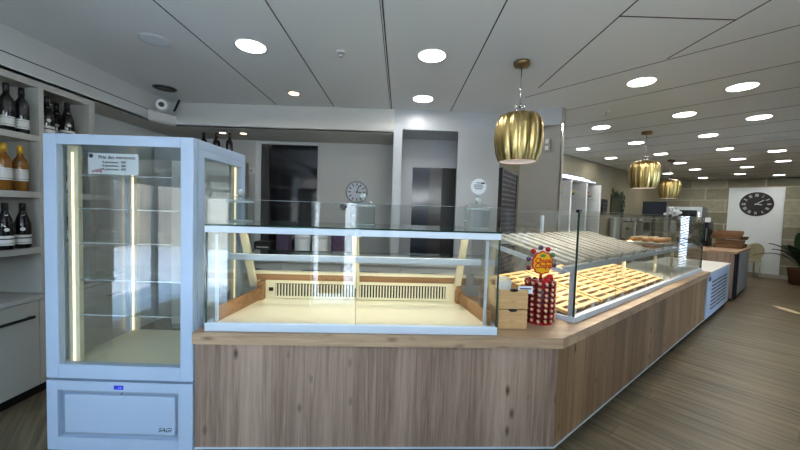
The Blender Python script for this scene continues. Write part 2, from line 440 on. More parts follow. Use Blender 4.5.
# wall behind the side counter and far stone wall
b = BM(); box(b, 2.0, 11.1, 2.1, 2.2, 0, CEIL); struct('wall_side', b, M['wallo'], C0, YC)
b = BM(); box(b, 11.0, 11.15, -1.37, 2.2, 0, CEIL); box(b, 11.0, 11.15, -2.6, -1.57, 0, CEIL); box(b, 11.0, 11.15, -1.57, -1.37, 1.75, CEIL); struct('wall_far', b, M['stone'], C0, YC)
b = BM(); box(b, 10.96, 11.0, -.345, .681, .03, 2.335); struct('trim_7', b, M['panelwhite'], C0, YC)
b = BM(); box(b, 10.95, 10.96, -.345, .681, 0, .09); box(b, 10.97, 11.0, -1.37, -.345, 0, .09); box(b, 10.97, 11.0, .681, 2.1, 0, .09)
struct('baseboard_far', b, M['shelfw'], C0, YC)
# shop front behind the camera: low wall, mullions, big panes; street and the house across
b = BM()
box(b, -2.98, 5.0, -1.4, -1.3, 2.3, CEIL)
for x in (-2.95, -1.55, .1, 1.95, 3.1, 4.2): box(b, x-.05, x+.05, -1.4, -1.3, 0, 2.3)
box(b, -2.2, -.98, -1.4, -1.3, 0, 1.65); box(b, -.37, 1.95, -1.4, -1.3, 0, 1.65); box(b, -.91, -.53, -1.4, -1.3, .17, 1.65)
struct('wall_front', b, M['darkbrown'])
b = BM(); box(b, -2.95, 4.2, -1.36, -1.355, 0, 2.3); struct('window_1', b, M['winglass'])
b = BM(); box(b, -2.97, -2.965, -1.3, .5, 0, 2.39); struct('window_3', b, M['winglass'])
b = BM()
box(b, -3.4, 11.2, -2.6, -2.5, 2.3, CEIL)
for s in (-3.3, -1.6): box(b, s-.05, s+.05, -2.6, -2.5, 0, 2.3)
box(b, -.6, 3.3, -2.6, -2.5, 0, 2.3)
box(b, 4.75, 11.15, -2.6, -2.5, 0, 2.3)
struct('wall_right', b, M['wallo'], C0, YC)
b = BM(); box(b, -3.3, 4.8, -2.56, -2.555, 0, 2.3); struct('window_2', b, M['winglass'], C0, YC)  # side window assumed out of view, lets in daylight and the streak spot
b = BM(); box(b, -30, 16, -20, -1.4, -.1, -.03); box(b, -30, -3.4, -1.4, 14, -.1, -.03); struct('street', b, M['asphalt'])
b = BM(); box(b, 5, 40, -1.4, 30, -.12, -.09); struct('ground_outside', b, M['asphalt'])
b = BM(); box(b, -30, 7, -8.2, -7.6, -.03, 3.2)
struct('facade_opposite', b, M['facade'])
b = BM(); box(b, -2.2, 0, -4.7, -4.5, -.03, 2.7); struct('white_backdrop', b, M['white'])  # added unseen white wall, brightens the gate reflection in the pastry case
b = BM(); box(b, -10, -9, -12, 12, -.03, 12); struct('dark_backdrop', b, M['backdrop_dk'])  # dark wall added out of view, darkens the fridge door reflection
# slanting-bar slot added unseen in the far wall, to mirror in the case glass
b = BM()
for k in range(22): bar(b, (11.02, -1.57, -.05+k*.08), (11.02, -1.37, .05+k*.08), .05)
struct('slot_bars', b, M['white'], C0, YC)
# folding lattice gate pushed open at the shop front
g = thing('lattice_gate', 'folding lattice gate at the shop front, mirrored in the pastry case glass', 'gate', (-.715, -1.22, 0))
for x in (-.28, .36): obj('gate_post', box(BM(), x-.012, x+.012, -.02, .02, 0, 2.0), M['white'], g)
b = BM()
for k in range(17):
    z = .02+k*.11
    for q in range(6):
        bar(b, (-.27+.105*q, .0, z), (-.27+.105*(q+1), .0, z+.11), .007)
        bar(b, (-.27+.105*q, .012, z+.11), (-.27+.105*(q+1), .012, z), .007)
obj('lattice', b, M['steel'], g)

# left doorway in the alcove
d1 = struct('door_1', box(BM(), -1.80, -1.085, 4.335, 4.35, 0, 2.235), M['darkglass'])
b = BM(); box(b, -1.87, -1.80, 4.31, 4.35, 0, 2.27); box(b, -1.80, -1.085, 4.31, 4.35, 2.235, 2.27)
struct('door_frame', b, M['white'], parent=d1)
b = BM(); box(b, -1.80, -1.70, 4.325, 4.336, 0, 2.235); struct('door_stile', b, M['darkbrown'], parent=d1)
# dark sliding doors in the opening
d2 = struct('door_2', box(BM(), .14, .36, 4.33, 4.35, 0, 2.0), M['darkblue'])
struct('door_leaf', box(BM(), .36, .52, 4.32, 4.35, 0, 2.0), M['darkbrown'], parent=d2)
struct('door_leaf', box(BM(), .52, .72, 4.30, 4.35, 0, 2.0), M['black'], parent=d2)
struct('door_jamb', box(BM(), -.005, .14, 4.32, 4.35, 0, 2.0), M['wallg'], parent=d2)

# ------------------------------------------------------------------ ceiling fittings
def downlight(name, p, label, group, lens='downlight', r=.098, lit=True):
    t = thing(name, label, 'ceiling light', p, 0, group)
    lathe_b = lathe(BM(), [(r*1.0, 0), (r*1.17, -.004), (r*1.17, -.001)], 28, closed=False)
    obj('trim_ring', lathe_b, M['white'] if lens == 'downlight' else M['bronze'], t)
    obj('lens', lathe(BM(), [(r*.99, -.002), (r*.97, -.0045)], 28), M[lens] if lit else M['panelwhite'], t)
    return t
rows = {
 'counter edge': [(1.41, .09), (2.77, .075), (4.14, .092), (5.45, .091), (6.79, .085), (8.18, .098)],
 'aisle': [(2.116, -.432), (3.427, -.432), (6.137, -.426), (7.52, -.43)],
 'tray shelves': [(2.758, .9), (4.079, .9), (5.378, .9), (6.778, .92), (8.099, .918)],
 'rear wall': [(4.067, 1.664), (5.319, 1.671), (8.651, 1.534)],
 'far end': [(9.612, .349), (10.29, -.248), (10.204, 1.12)],
}
nth = ['first', 'second', 'third', 'fourth', 'fifth', 'sixth']
where = {'counter edge': 'over the counter edge', 'aisle': 'over the aisle', 'tray shelves': 'over the bread trays',
         'rear wall': 'near the tall shelving side', 'far end': 'near the far stone wall'}
proto = None
def place_light(p, label):
    global proto
    if proto is None:
        proto = downlight('downlight', p, label, 'round white downlights'); return proto
    return dup(proto, p, None, label)
place_light(Vector((-1.102, 2.444, CEIL)), 'bright round downlight in the ceiling above the glass-door fridge')
place_light(Vector((.195, 2.503, CEIL)), 'bright round downlight above the middle of the pastry case, left of the brass lamp')
place_light(Vector((.193, 3.453, CEIL)), 'smaller-looking round downlight in front of the grey bulkhead')
for k, pts in rows.items():
    for i, (s, n) in enumerate(pts):
        place_light(W(s, n, CEIL), f'round downlight {where[k]}, {nth[i]} of its row from the camera')
downlight('downlight', Vector((-1.102, 3.41, CEIL)), 'small warm bronze-rimmed spotlight in the ceiling near the back ledge', None, 'spotwarm', .05)
downlight('downlight', Vector((-1.75, 2.393, CEIL)), 'unlit flat round downlight above the fridge, hardly visible', None, 'downlight', .085, False)
downlight('downlight', W(4.791, -.476, CEIL), 'unlit flat round downlight in the aisle row between lit ones', None, 'downlight', .098, False)
for i, (x, lb) in enumerate(((-2.1, 'small spotlight under the ledge, nearest the left wall, above the shelf bottles'), (-1.86, 'small bright spotlight under the ledge beside the dark doorway'))):
    downlight('recessed_spot', Vector((x, 3.95, 2.283)), lb, None, 'spotwarm' if i else 'spotwarm', .035)
downlight('recessed_spot', Vector((-2.62, 3.2, 2.283)), 'small dark spotlight under the left-hand ledge', None, 'spotwarm', .03, False)
# ventilation slot
t = thing('ceiling_vent', 'dark oval ventilation outlet in the ceiling near the left corner', 'air vent', (-2.365, 3.368, CEIL))
obj('rim', lathe(BM(), [(.095, 0), (.105, -.006), (.105, 0)], 28, closed=False), M['steel'], t)
obj('grille', lathe(BM(), [(.094, -.002), (.03, -.006)], 28), M['darkbrown'], t)
def sprinkler(p, label):
    t = thing('sprinkler_head', label, 'sprinkler', p)
    obj('rosette', lathe(BM(), [(.035, 0), (.033, -.006), (.012, -.008)], 20), M['white'], t)
    b = BM(); tube(b, [(0, 0, -.008), (0, 0, -.035)], .008, 8); box(b, -.016, .016, -.003, .003, -.04, -.036)
    obj('nozzle', b, M['chrome'], t)
sprinkler((-.467, 2.485, CEIL), 'small chrome sprinkler head between two ceiling seams left of centre')
sprinkler((2.193, 3.689, CEIL), 'small chrome sprinkler head behind the nearest brass lamp, on the right-hand ceiling')
# security camera on the ledge corner
t = thing('security_camera', 'white dome-nosed security camera sitting on the ledge in the left corner', 'camera', (-2.50, 3.52, 2.39))
obj('mount', box(BM(), -.03, .03, -.03, .03, 0, .012, .003), M['white'], t)
R = Matrix.Translation((0, 0, .055)) @ Matrix.Rotation(math.radians(30), 4, 'Z') @ Matrix.Rotation(PI/2, 4, 'X')
obj('body', lathe(BM(), [(.035, -.08), (.052, -.05), (.055, .05), (.05, .075)], 20, M4=R), M['white'], t)
obj('lens', lathe(BM(), [(.026, .074), (.022, .08)], 20, M4=R), M['darkbrown'], t)
b = BM(); bar(b, (.09, .05, .02), (.12, .09, .15), .015); obj('bracket', b, M['black'], t)

# ------------------------------------------------------------------ pendant lamps
def pendant(p, label):
    t = thing('pendant_lamp', label, 'pendant lamp', p, .4, 'ribbed brass pendant lamps')
    obj('canopy', lathe(BM(), [(.06, 0), (.062, -.012), (.056, -.03), (.012, -.034)], 28), M['bronze'], t)
    obj('cord', tube(BM(), [(0, 0, -.03), (0, 0, -.36)], .0035, 8), M['chrome'], t)
    b = BM(); lathe(b, [(.034, -.345), (.036, -.385)], 16)
    for a in range(6): tube(b, [(.03*math.cos(a*PI/3), .03*math.sin(a*PI/3), -.345), (.036*math.cos(a*PI/3), .036*math.sin(a*PI/3), -.315)], .005, 6)
    obj('socket', b, M['chrome'], t)
    prof = [(.02, -.382), (.11, -.386), (.142, -.40), (.162, -.43), (.174, -.48), (.178, -.54), (.175, -.61), (.163, -.68), (.142, -.74)]
    b = BM(); lathe(b, prof, 112, lobes=14, amp=.085, closed=False)
    obj('shade', b, M['gold'], t)
    b = BM(); lathe(b, [(.129, -.739), (.145, -.68), (.155, -.6), (.155, -.5), (.125, -.42), (.02, -.40)], 48, closed=False)
    obj('shade_lining', b, M['lampin'], t)
    obj('bulb_diffuser', lathe(BM(), [(.128, -.728), (.01, -.722)], 32, closed=False), M['lampin'], t)
    return t
pd = pendant((.871, 2.554, CEIL), 'nearest and largest-looking ribbed brass pendant lamp, over the counter corner')
dup(pd, (3.222, 4.483, CEIL), .9, 'middle one of the three ribbed brass pendant lamps, over the tray case')
dup(pd, (5.213, 6.547, CEIL), 1.3, 'farthest and smallest-looking ribbed brass pendant lamp, near the oven')

# ------------------------------------------------------------------ wine shelf on the left wall
t = thing('wine_shelf', 'white built-in wall shelf holding wine bottles above a base cabinet', 'shelf unit', (0, 0, 0))
XF, XB = -2.6, -2.94
b = BM(); box(b, XB, XB+.02, .6, 2.86, .76, 2.28); obj('back_panel', b, M['shelfw'], t)
for y0, y1 in ((.6, .64), (1.5, 1.53), (2.42, 2.455), (2.81, 2.86)):
    obj('upright', box(BM(), XB+.02, XF, y0, y1, .76, 2.235), M['shelfw'], t)
obj('top_panel', box(BM(), XB+.02, XF, .6, 2.86, 2.235, 2.2825), M['shelfw'], t)
for z in (1.895, 1.497, 1.10):
    for y0, y1 in ((.64, 1.5), (1.53, 2.42), (2.455, 2.81)):
        obj('shelf_board', box(BM(), XB+.02, XF+.001, y0, y1, z-.042, z), M['shelfw'], t)
t = thing('base_cabinet', 'white base cabinet with dark bar handle under the wine shelf', 'cabinet', (0, 0, 0))
obj('carcass', box(BM(), XB, XF-.02, .6, 3.3, .085, .72), M['shelfw'], t)
obj('worktop', box(BM(), XB, XF+.01, .6, 3.3, .72, .752, .003), M['shelfw'], t)
obj('plinth', box(BM(), XB, XF-.06, .6, 3.3, 0, .085), M['black'], t)
for y0, y1 in ((.62, 1.5), (1.505, 2.4), (2.405, 3.28)):
    d = obj('door', box(BM(), XF-.02, XF, y0, y1, .09, .715, .002), M['shelfw'], t)
    b = BM(); yc = y1-.19
    box(b, XF+.02, XF+.03, yc-.14, yc+.14, .60, .618); box(b, XF, XF+.022, yc-.13, yc-.115, .602, .616); box(b, XF, XF+.022, yc+.115, yc+.13, .602, .616)
    obj('handle', b, M['black'], d)

def bottle(kind, label, p, group=None, h=.31):
    glass, foil = (M['amber'], M['foil_y']) if kind == 'white' else (M['bottle'], M['foil_b'])
    t = thing('wine_bottle', label, 'wine bottle', p, random.uniform(-.2, .2), group)
    k = h/.31
    fat = 1.08 if kind == 'bell' else 1
    if kind == 'bell':   # sloping burgundy shoulders
        prof = [(.035, 0), (.042, .006), (.043, .15), (.040, .18), (.03, .215), (.018, .25), (.0145, .27), (.0145, .31)]
    else:
        prof = [(.034, 0), (.038, .006), (.038, .19), (.034, .212), (.02, .235), (.0148, .25), (.0148, .31)]
    obj('glass_body', lathe(BM(), [(r, z*k) for r, z in prof], 20), glass, t)
    obj('capsule', lathe(BM(), [(.0165, .245*k+.01), (.0165, .312*k), (.008, .315*k)], 16), foil, t)
    r = .0437 if kind == 'bell' else .0387
    z0, z1 = (.03, .095) if kind != 'white' else (.07, .15)
    lb = obj('label', lathe(BM(), [(r, z0*k), (r, z1*k)], 20, closed=False), M['label'], t)
    # printed bands and vignette on the label
    b = BM(); lathe(b, [(r+.0004, z0*k+.010), (r+.0004, z0*k+.0125)], 20, closed=False); obj('label_line', b, M['ink'], lb)
    b = BM(); lathe(b, [(r+.0004, z1*k-.026), (r+.0004, z1*k-.018)], 20, closed=False, M4=Matrix.Identity(4)) if kind == 'bell' else lathe(b, [(r+.0004, z1*k-.012), (r+.0004, z1*k-.010)], 20, closed=False)
    obj('label_print', b, M['ink'] if kind != 'white' else M['steel'], lb)
    if kind == 'bell':
        b = BM(); lathe(b, [(.013, 0), (.012, .0015)], 14, M4=Matrix.Translation((.036, -.021, .135)) @ Matrix.Rotation(-.5, 4, 'Z') @ Matrix.Rotation(PI/2, 4, 'Y')); obj('medal_sticker', b, M['label'], t); b = BM()
        lathe(b, [(.009, 0), (.008, .0015)], 12, M4=Matrix.Translation((.019, -.008, .235)) @ Matrix.Rotation(-.4, 4, 'Z') @ Matrix.Rotation(PI/2-.5, 4, 'Y'))
        obj('neck_sticker', b, M['label'], t)
    return t
for x, y, z, k, lb in ((-2.645, 2.262, 1.895, 'red', 'dark wine bottle with white label on the top shelf, at the left frame edge'),
                    (-2.645, 2.352, 1.895, 'red', 'dark wine bottle with square white label on the top shelf beside the upright'),
                    (-2.66, 2.53, 1.895, 'bell', 'dark bottle in the right-hand top compartment, nearest the upright'),
                    (-2.76, 2.70, 1.895, 'bell', 'dark bottle in the middle of three in the right-hand top compartment'),
                    (-2.66, 2.685, 1.895, 'bell', 'dark bottle farthest right in the top compartment above the fridge corner'),
                    (-2.645, 2.24, 1.497, 'white', 'amber white-wine bottle with pale label, at the left frame edge'),
                    (-2.645, 2.338, 1.497, 'white', 'amber white-wine bottle with pale label, next to the fridge door'),
                    (-2.645, 2.24, 1.10, 'bell', 'dark burgundy bottle on the lowest shelf, at the left frame edge'),
                    (-2.645, 2.345, 1.10, 'bell', 'dark burgundy bottle on the lowest shelf, next to the fridge door'),
                    (-2.66, 2.72, 1.497, 'red', 'dark bottle seen through the fridge glass, on the upper level'),
                    (-2.66, 2.72, 1.10, 'red', 'dark bottle seen through the fridge glass, on the lower level')):
    bottle(k, lb, (x, y, z))

# tall narrow cupboard in the alcove with three bottles on top
t = thing('alcove_cupboard', 'tall taupe cupboard in the alcove behind the fridge, bottles on top', 'cupboard', (0, 0, 0))
obj('carcass', box(BM(), -2.6, -1.95, 3.82, 4.3, 0, 1.985), M['wallb'], t)
for x0, x1 in ((-2.595, -2.28), (-2.27, -1.955)):
    d = obj('door', box(BM(), x0, x1, 3.80, 3.82, .06, 1.975, .003), M['wallw'], t)
    obj('handle', box(BM(), (x1 if x0 < -2.5 else x0)-.02, (x1 if x0 < -2.5 else x0)+.02, 3.785, 3.80, .95, 1.15), M['steel'], d)
for x, lb in ((-2.32, 'dark bottle on the alcove cupboard, nearest the wine shelf'), (-2.17, 'dark bottle in the middle of three on the alcove cupboard'),
              (-2.02, 'dark bottle on the alcove cupboard, nearest the doorway')):
    bottle('red', lb, (x, 3.95, 1.985), None, .29)
t = thing('thermostat', 'small white square thermostat on the wall left of the dark doorway', 'thermostat', (-1.93, 4.345, 1.89))
obj('plate', box(BM(), -.04, .04, -.02, 0, -.04, .04, .004), M['white'], t)
obj('dial', lathe(BM(), [(.018, 0), (.016, .01)], 16, M4=Matrix.Translation((0, -.02, 0)) @ Matrix.Rotation(PI/2, 4, 'X')), M['shelfw'], t)

# wall clock in the alcove
t = thing('wall_clock', 'round white wall clock on the alcove wall behind the pastry case', 'clock', (-.57, 4.35, 1.662))
R = Matrix.Rotation(PI/2, 4, 'X')
obj('rim', lathe(BM(), [(.125, 0), (.14, .004), (.142, .02), (.132, .032), (.122, .026)], 40, M4=R, closed=False), M['steel'], t)
obj('face', lathe(BM(), [(.126, 0), (.126, .02)], 40, M4=R), M['clockw'], t)
b = BM()
for i in range(12):
    a = i*PI/6
    box(b, -.006, .006, -.0225, -.021, .08, .112, M4=Matrix.Rotation(a, 4, 'Y'))
obj('hour_marks', b, M['ink'], t)
b = BM(); box(b, -.005, .005, -.025, -.0235, -.015, .09, M4=Matrix.Rotation(.35, 4, 'Y')); obj('minute_hand', b, M['ink'], t)
b = BM(); box(b, -.006, .006, -.027, -.0255, -.012, .06, M4=Matrix.Rotation(1.7, 4, 'Y')); obj('hour_hand', b, M['ink'], t)

# back counter behind the pastry case
t = thing('back_counter', 'pale back counter against the alcove behind the pastry case', 'counter', (0, 0, 0))
obj('carcass', box(BM(), -1.75, .6, 3.3, 3.68, .08, .9), M['wallw'], t)
obj('worktop', box(BM(), -1.78, .62, 3.27, 3.69, .9, .94, .004), M['white'], t)
obj('plinth', box(BM(), -1.72, .58, 3.34, 3.66, 0, .08), M['black'], t)
for i in range(4):
    x0 = -1.74+i*.585
    d = obj('door', box(BM(), x0+.005, x0+.58, 3.28, 3.3, .1, .88, .003), M['wallw'], t)
    obj('handle', box(BM(), x0+.2, x0+.38, 3.265, 3.28, .82, .835), M['steel'], d)
t = thing('canister', 'white lidded canister on the back counter behind the pastry case', 'canister', (-1.0, 3.45, .94))
obj('body', lathe(BM(), [(.075, 0), (.078, .01), (.078, .19)], 24), M['white'], t); obj('lid', lathe(BM(), [(.08, .19), (.08, .215), (.03, .225)], 24), M['white'], t)
t = dup(t, (-.82, 3.45, .94), 0, 'second white canister on the back counter, right of the first one')
t = thing('gift_packet', 'purple packet on the back counter left of the canisters', 'packet', (-1.2, 3.48, .94))
obj('wrapper', box(BM(), -.07, .07, -.05, .05, 0, .24, .012), M['purple'], t); obj('folded_top', prism(BM(), [(-.06, -.01), (.06, -.01), (.06, .01), (-.06, .01)], .23, .27), M['purple'], t)
dup(t, (-.64, 3.5, .94), .3, 'purple packet on the back counter right of the canisters')
t = thing('label_printer', 'black label printer on the back counter behind the left case post', 'printer', (-1.37, 3.42, .94))
obj('body', box(BM(), -.09, .09, -.08, .08, 0, .15, .012), M['black'], t); obj('paper_slot', box(BM(), -.06, .06, -.083, -.079, .09, .10), M['label'], t)

# ------------------------------------------------------------------ tall glass-door fridge
FX0, FX1, FY0, FY1, FZ = -1.918, -1.112, 1.80, 2.40, 1.80
t = thing('display_fridge', 'tall white refrigerated display cabinet with glass door and glass side', 'fridge', (FX0, FY0, 0))
w, dp = FX1-FX0, FY1-FY0
b = BM()   # carcass: lower box, top, back and rear posts
box(b, 0, w, .03, dp, .05, .455)
obj('carcass', b, M['fridge'], t)
obj('top_housing', box(BM(), 0, w, .045, dp, 1.748, FZ, .004), M['fridge'], t)
b = BM()
box(b, .0, w, .03, .05, .455, .468)
obj('door_gap', b, M['fridge_dk'], t)
dr = obj('door', BM(), M['fridge'], t)
b = BM()
box(b, 0, .072, 0, .04, .468, FZ, .005); box(b, w-.07, w, 0, .04, .468, FZ, .005)
box(b, .072, w-.07, 0.0005, .04, 1.745, FZ-.001); box(b, .072, w-.07, .0005, .04, .469, .546)
b.to_mesh(dr.data); b.free()
obj('door_glass', box(BM(), .072, w-.07, .018, .022, .546, 1.745), M['glass'], dr)
# right side frame with its pane, left wall, back pane
sd = obj('side_frame', BM(), M['fridge'], t)
b = BM()
box(b, w-.025, w, .045, .10, .455, 1.748); box(b, w-.025, w, dp-.06, dp, .455, 1.748); box(b, w-.025, w, .10, dp-.06, .455, .52); box(b, w-.025, w, .10, dp-.06, 1.71, 1.748)
b.to_mesh(sd.data); b.free()
obj('side_glass', box(BM(), w-.016, w-.012, .10, dp-.06, .52, 1.71), M['glass'], sd)
sd = obj('side_frame', BM(), M['fridge'], t)
b = BM()
box(b, 0, .025, .045, .10, .455, 1.748); box(b, 0, .025, dp-.06, dp, .455, 1.748); box(b, 0, .025, .10, dp-.06, .455, .52); box(b, 0, .025, .10, dp-.06, 1.71, 1.748)
b.to_mesh(sd.data); b.free()
obj('side_glass', box(BM(), .010, .014, .10, dp-.06, .52, 1.71), M['glass'], sd)
obj('rear_glass', box(BM(), .025, w-.025, dp-.012, dp-.008, .5, 1.748), M['glass'], t)
obj('cabinet_floor', box(BM(), .025, w-.025, .045, dp-.015, .455, .53), M['cream'], t)
for x, y in ((.10, .075), (.045, dp-.04), (w-.045, dp-.04)):
    lp = obj('light_post', box(BM(), x-.03, x+.03, y-.012, y+.012, .53, 1.748), M['cream'], t)
    obj('light_strip', box(BM(), x-.0045, x+.0045, y-.016, y-.0125, .54, 1.71), M['led'], lp)
for z in (1.585, 1.40, 1.21, 1.0, .8):
    sh = obj('glass_shelf', box(BM(), .055, w-.055, .07, dp-.06, z, z+.006), [M['shelfglass']], t)
    obj('shelf_edge', box(BM(), .055, w-.055, .066, .07, z, z+.005), M['rim'], sh)
    b = BM()
    for x in (.115, w-.085):
        box(b, x-.02, x+.02, .074, .09, z-.006, z)
    obj('shelf_clip', b, M['chrome'], sh)
# lower service panel
lp = obj('service_panel', BM(), M['fridge'], t)
b = BM()
box(b, 0, .061, 0, .03, .06, .455, .003); box(b, .726, w, 0, .03, .06, .455, .003); box(b, .061, .726, .0005, .03, .402, .4545); box(b, .061, .726, .0005, .03, .06, .133)
b.to_mesh(lp.data); b.free()
obj('recess', box(BM(), .061, .726, .026, .031, .133, .402), M['recess'], lp)
obj('raised_plate', box(BM(), .092, .704, .006, .03, .158, .374, .006), M['fridge'], lp)
dsp = obj('temperature_display', box(BM(), .374, .424, -.002, .002, .414, .436), M['dispblue'], lp)
text('display_digits', '3.8', .016, (.408, -.004, .425), M['dispnum'], dsp)
obj('lock', lathe(BM(), [(.006, 0), (.005, .008)], 12, M4=Matrix.Translation((.418, 0, .393)) @ Matrix.Rotation(PI/2, 4, 'X')), M['steel'], lp)
text('lettering', 'SAGI', .034, (.648, .0045, .188), M['ink'], lp, sx=1.0, shear=.35)
b = BM()
for x in (.06, w-.06):
    for y in (.08, dp-.08): lathe(b, [(.025, 0), (.025, .05)], 14, M4=Matrix.Translation((x, y, 0)))
obj('foot', b, M['black'], t)
# price sign stuck inside the door
sg = thing('price_sign', 'white paper price sign stuck to the inside of the fridge door', 'sign', (-1.56, 1.826, 1.648))
obj('sheet', box(BM(), -.137, .135, -.001, .001, -.055, .057), M['paper'], sg)
text('lettering', 'Prix des entremets', .026, (.02, -.0025, .036), M['ink'], sg)
for i, s in enumerate(('4 personnes : 20\u20ac', '6 personnes : 30\u20ac', '8 personnes : 40\u20ac')):
    text('lettering', s, .0175, (.005, -.0025, .010-.019*i), M['ink'], sg)
obj('round_logo', lathe(BM(), [(.011, 0), (.011, .001)], 20, M4=Matrix.Translation((-.121, -.001, .042)) @ Matrix.Rotation(PI/2, 4, 'X')), M['ink'], sg)
b = BM()
for i in range(5): box(b, -.115+.011*i, -.108+.011*i, -.002, -.001, -.047+.004*(i % 2), -.036+.003*i)
obj('flourish', b, M['inkr'], sg)

# ------------------------------------------------------------------ counters
def top_poly():
    ov = .03
    # outline of the L-shaped worktop in world space
    ff = [Fp(0, -ov), Fp(.045, .88)]
    # front edges meet at the outer corner
    d = UF.cross(UC).z
    A = CLF-NF*ov; Bp = C0-NC*ov
    k = ((Bp-A).cross(UC)).z/d
    corner = A+UF*k
    A2 = CLF+NF*.88; B2 = C0+NC*.83
    k2 = ((B2-A2).cross(UC)).z/d
    inner = A2+UF*k2
    return [ff[0], corner, W(4.16, -ov), W(4.16, .83), inner, ff[1]]
b = BM(); prism(b, [(p.x-CLF.x, p.y-CLF.y) for p in top_poly()], .69, .752)
o = obj('counter_worktop', b, M['oaktop']); o.location = CLF
tag(o, 'long angled grey-oak worktop carrying both glass display cases', 'worktop')
t = thing('front_counter', 'grey-oak fronted counter under the pastry case, facing the camera', 'counter', CLF, YF)
TH = math.tan((YC-YF)/2)
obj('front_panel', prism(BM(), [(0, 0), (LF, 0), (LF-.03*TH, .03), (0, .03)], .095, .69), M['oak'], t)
obj('body', prism(BM(), [(.01, .03), (LF-.03*TH-.005, .03), (LF-.8*TH-.005, .8), (.05, .8)], .09, .69), M['wallb'], t)
obj('metal_strip', box(BM(), 0, LF, -.004, .03, .085, .095), M['alu'], t, 'pale metal strip along the bottom')
obj('plinth', prism(BM(), [(.02, .05), (LF-.05*TH-.005, .05), (LF-.75*TH-.005, .75), (.05, .75)], 0, .085), M['black'], t)
t = thing('side_counter', 'grey-oak fronted counter running away along the aisle under the tray case', 'counter', C0, YC)
obj('front_panel', prism(BM(), [(.001, 0), (4.14, 0), (4.14, .03), (.03*TH+.001, .03)], .095, .69), M['oak_shaded'], t)
obj('body', prism(BM(), [(.03*TH+.005, .03), (4.14, .03), (4.14, .8), (.8*TH+.005, .8)], .09, .69), M['wallb'], t)
obj('metal_strip', box(BM(), 0, 4.14, -.004, .03, .085, .095), M['alu'], t, 'pale metal strip along the bottom')
obj('plinth', prism(BM(), [(.05*TH+.005, .05), (4.14, .05), (4.14, .75), (.75*TH+.005, .75)], 0, .085), M['black'], t)

# ------------------------------------------------------------------ front pastry case
TZ = .752
t = thing('pastry_case', 'empty lit glass pastry case on the front counter, facing the camera', 'display case', Fp(0, 0, TZ), YF)
X0, X1, D = .05, 1.68, .60
H = .583
b = BM(); box(b, X0, X1, -.002, .03, 0, .045, .003); box(b, X0, X0+.02, .03, D, 0, .045); box(b, X1-.02, X1, .03, D, 0, .045)
obj('base_rail', b, M['alu'], t)
obj('deck', box(BM(), X0+.02, X1-.02, .03, D, .01, .03), M['deck'], t)
XM = (X0+X1)/2+.01
for x0, x1 in ((X0+.004, XM-.002), (XM+.002, X1-.004)):
    g = obj('front_glass', sheet(x0, x1, .006, .012, .045, H-.038), M['glass2'], t)
    obj('pane_edge', box(BM(), x1, x1+.0015, .006, .012, .045, H-.038), M['seam'], g)
for x in (X0+.002, X1-.008):
    g = obj('side_glass', box(BM(), x, x+.006, .014, D, .045, H-.038), M['glass2'], t)
    obj('pane_edge', box(BM(), x-.001, x+.007, .004, .012, .045, H), M['glassedge'], g)
for x in (X0+.045, X1-.075):
    obj('corner_post', box(BM(), x, x+.014, .022, .036, .05, H-.05), M['alu'], t)
b = BM(); box(b, X0, XM-.002, -.004, .035, H-.038, H-.002, .003); box(b, XM+.002, X1, -.004, .035, H-.038, H-.002, .003)
box(b, XM-.018, XM+.018, -.006, .03, H-.042, H, .002)
obj('top_bar', b, M['alu'], t)
g = obj('top_glass', box(BM(), X0, X1, .0, .56, H, H+.008), M['shelfglass'], t)
obj('pane_edge', box(BM(), X0, X1, .56, .564, H, H+.008), M['glassedge'], g)
obj('pane_edge', box(BM(), X0, X1, -.004, .0, H-.001, H+.007), M['glassedge'], g)
for x0, x1 in ((X0+.004, XM-.002), (XM+.002, X1-.004)):
    g = obj('screen_glass', box(BM(), x0, x1, .012, .017, H+.008, H+.143), M['glass2'], t)
    obj('pane_edge', box(BM(), x0, x1, .011, .018, H+.143, H+.1445), M['rim'], g)
# three leaning posts with arms forward to the top bar
for x in (.10, .83, 1.565):
    p_ = obj('shelf_post', BM(), M['cream'], t)
    b = BM(); bar(b, (x, .565, .13), (x, .375, H-.06), .042, .034); bar(b, (x, .385, H-.03), (x, .03, H-.028), .026, .022)
    b.to_mesh(p_.data); b.free()
sh = obj('shelf', box(BM(), .03, 1.665, .345, .57, .375, .383), M['shelfglass'], t)
obj('shelf_rail', box(BM(), .03, 1.668, .325, .345, .345, .385, .003), M['alu'], sh)
obj('shelf_edge', box(BM(), .03, 1.668, .57, .573, .375, .383), M['glassedge'], sh)
obj('light_strip', box(BM(), .05, 1.65, .347, .355, .352, .358), M['led'], sh)
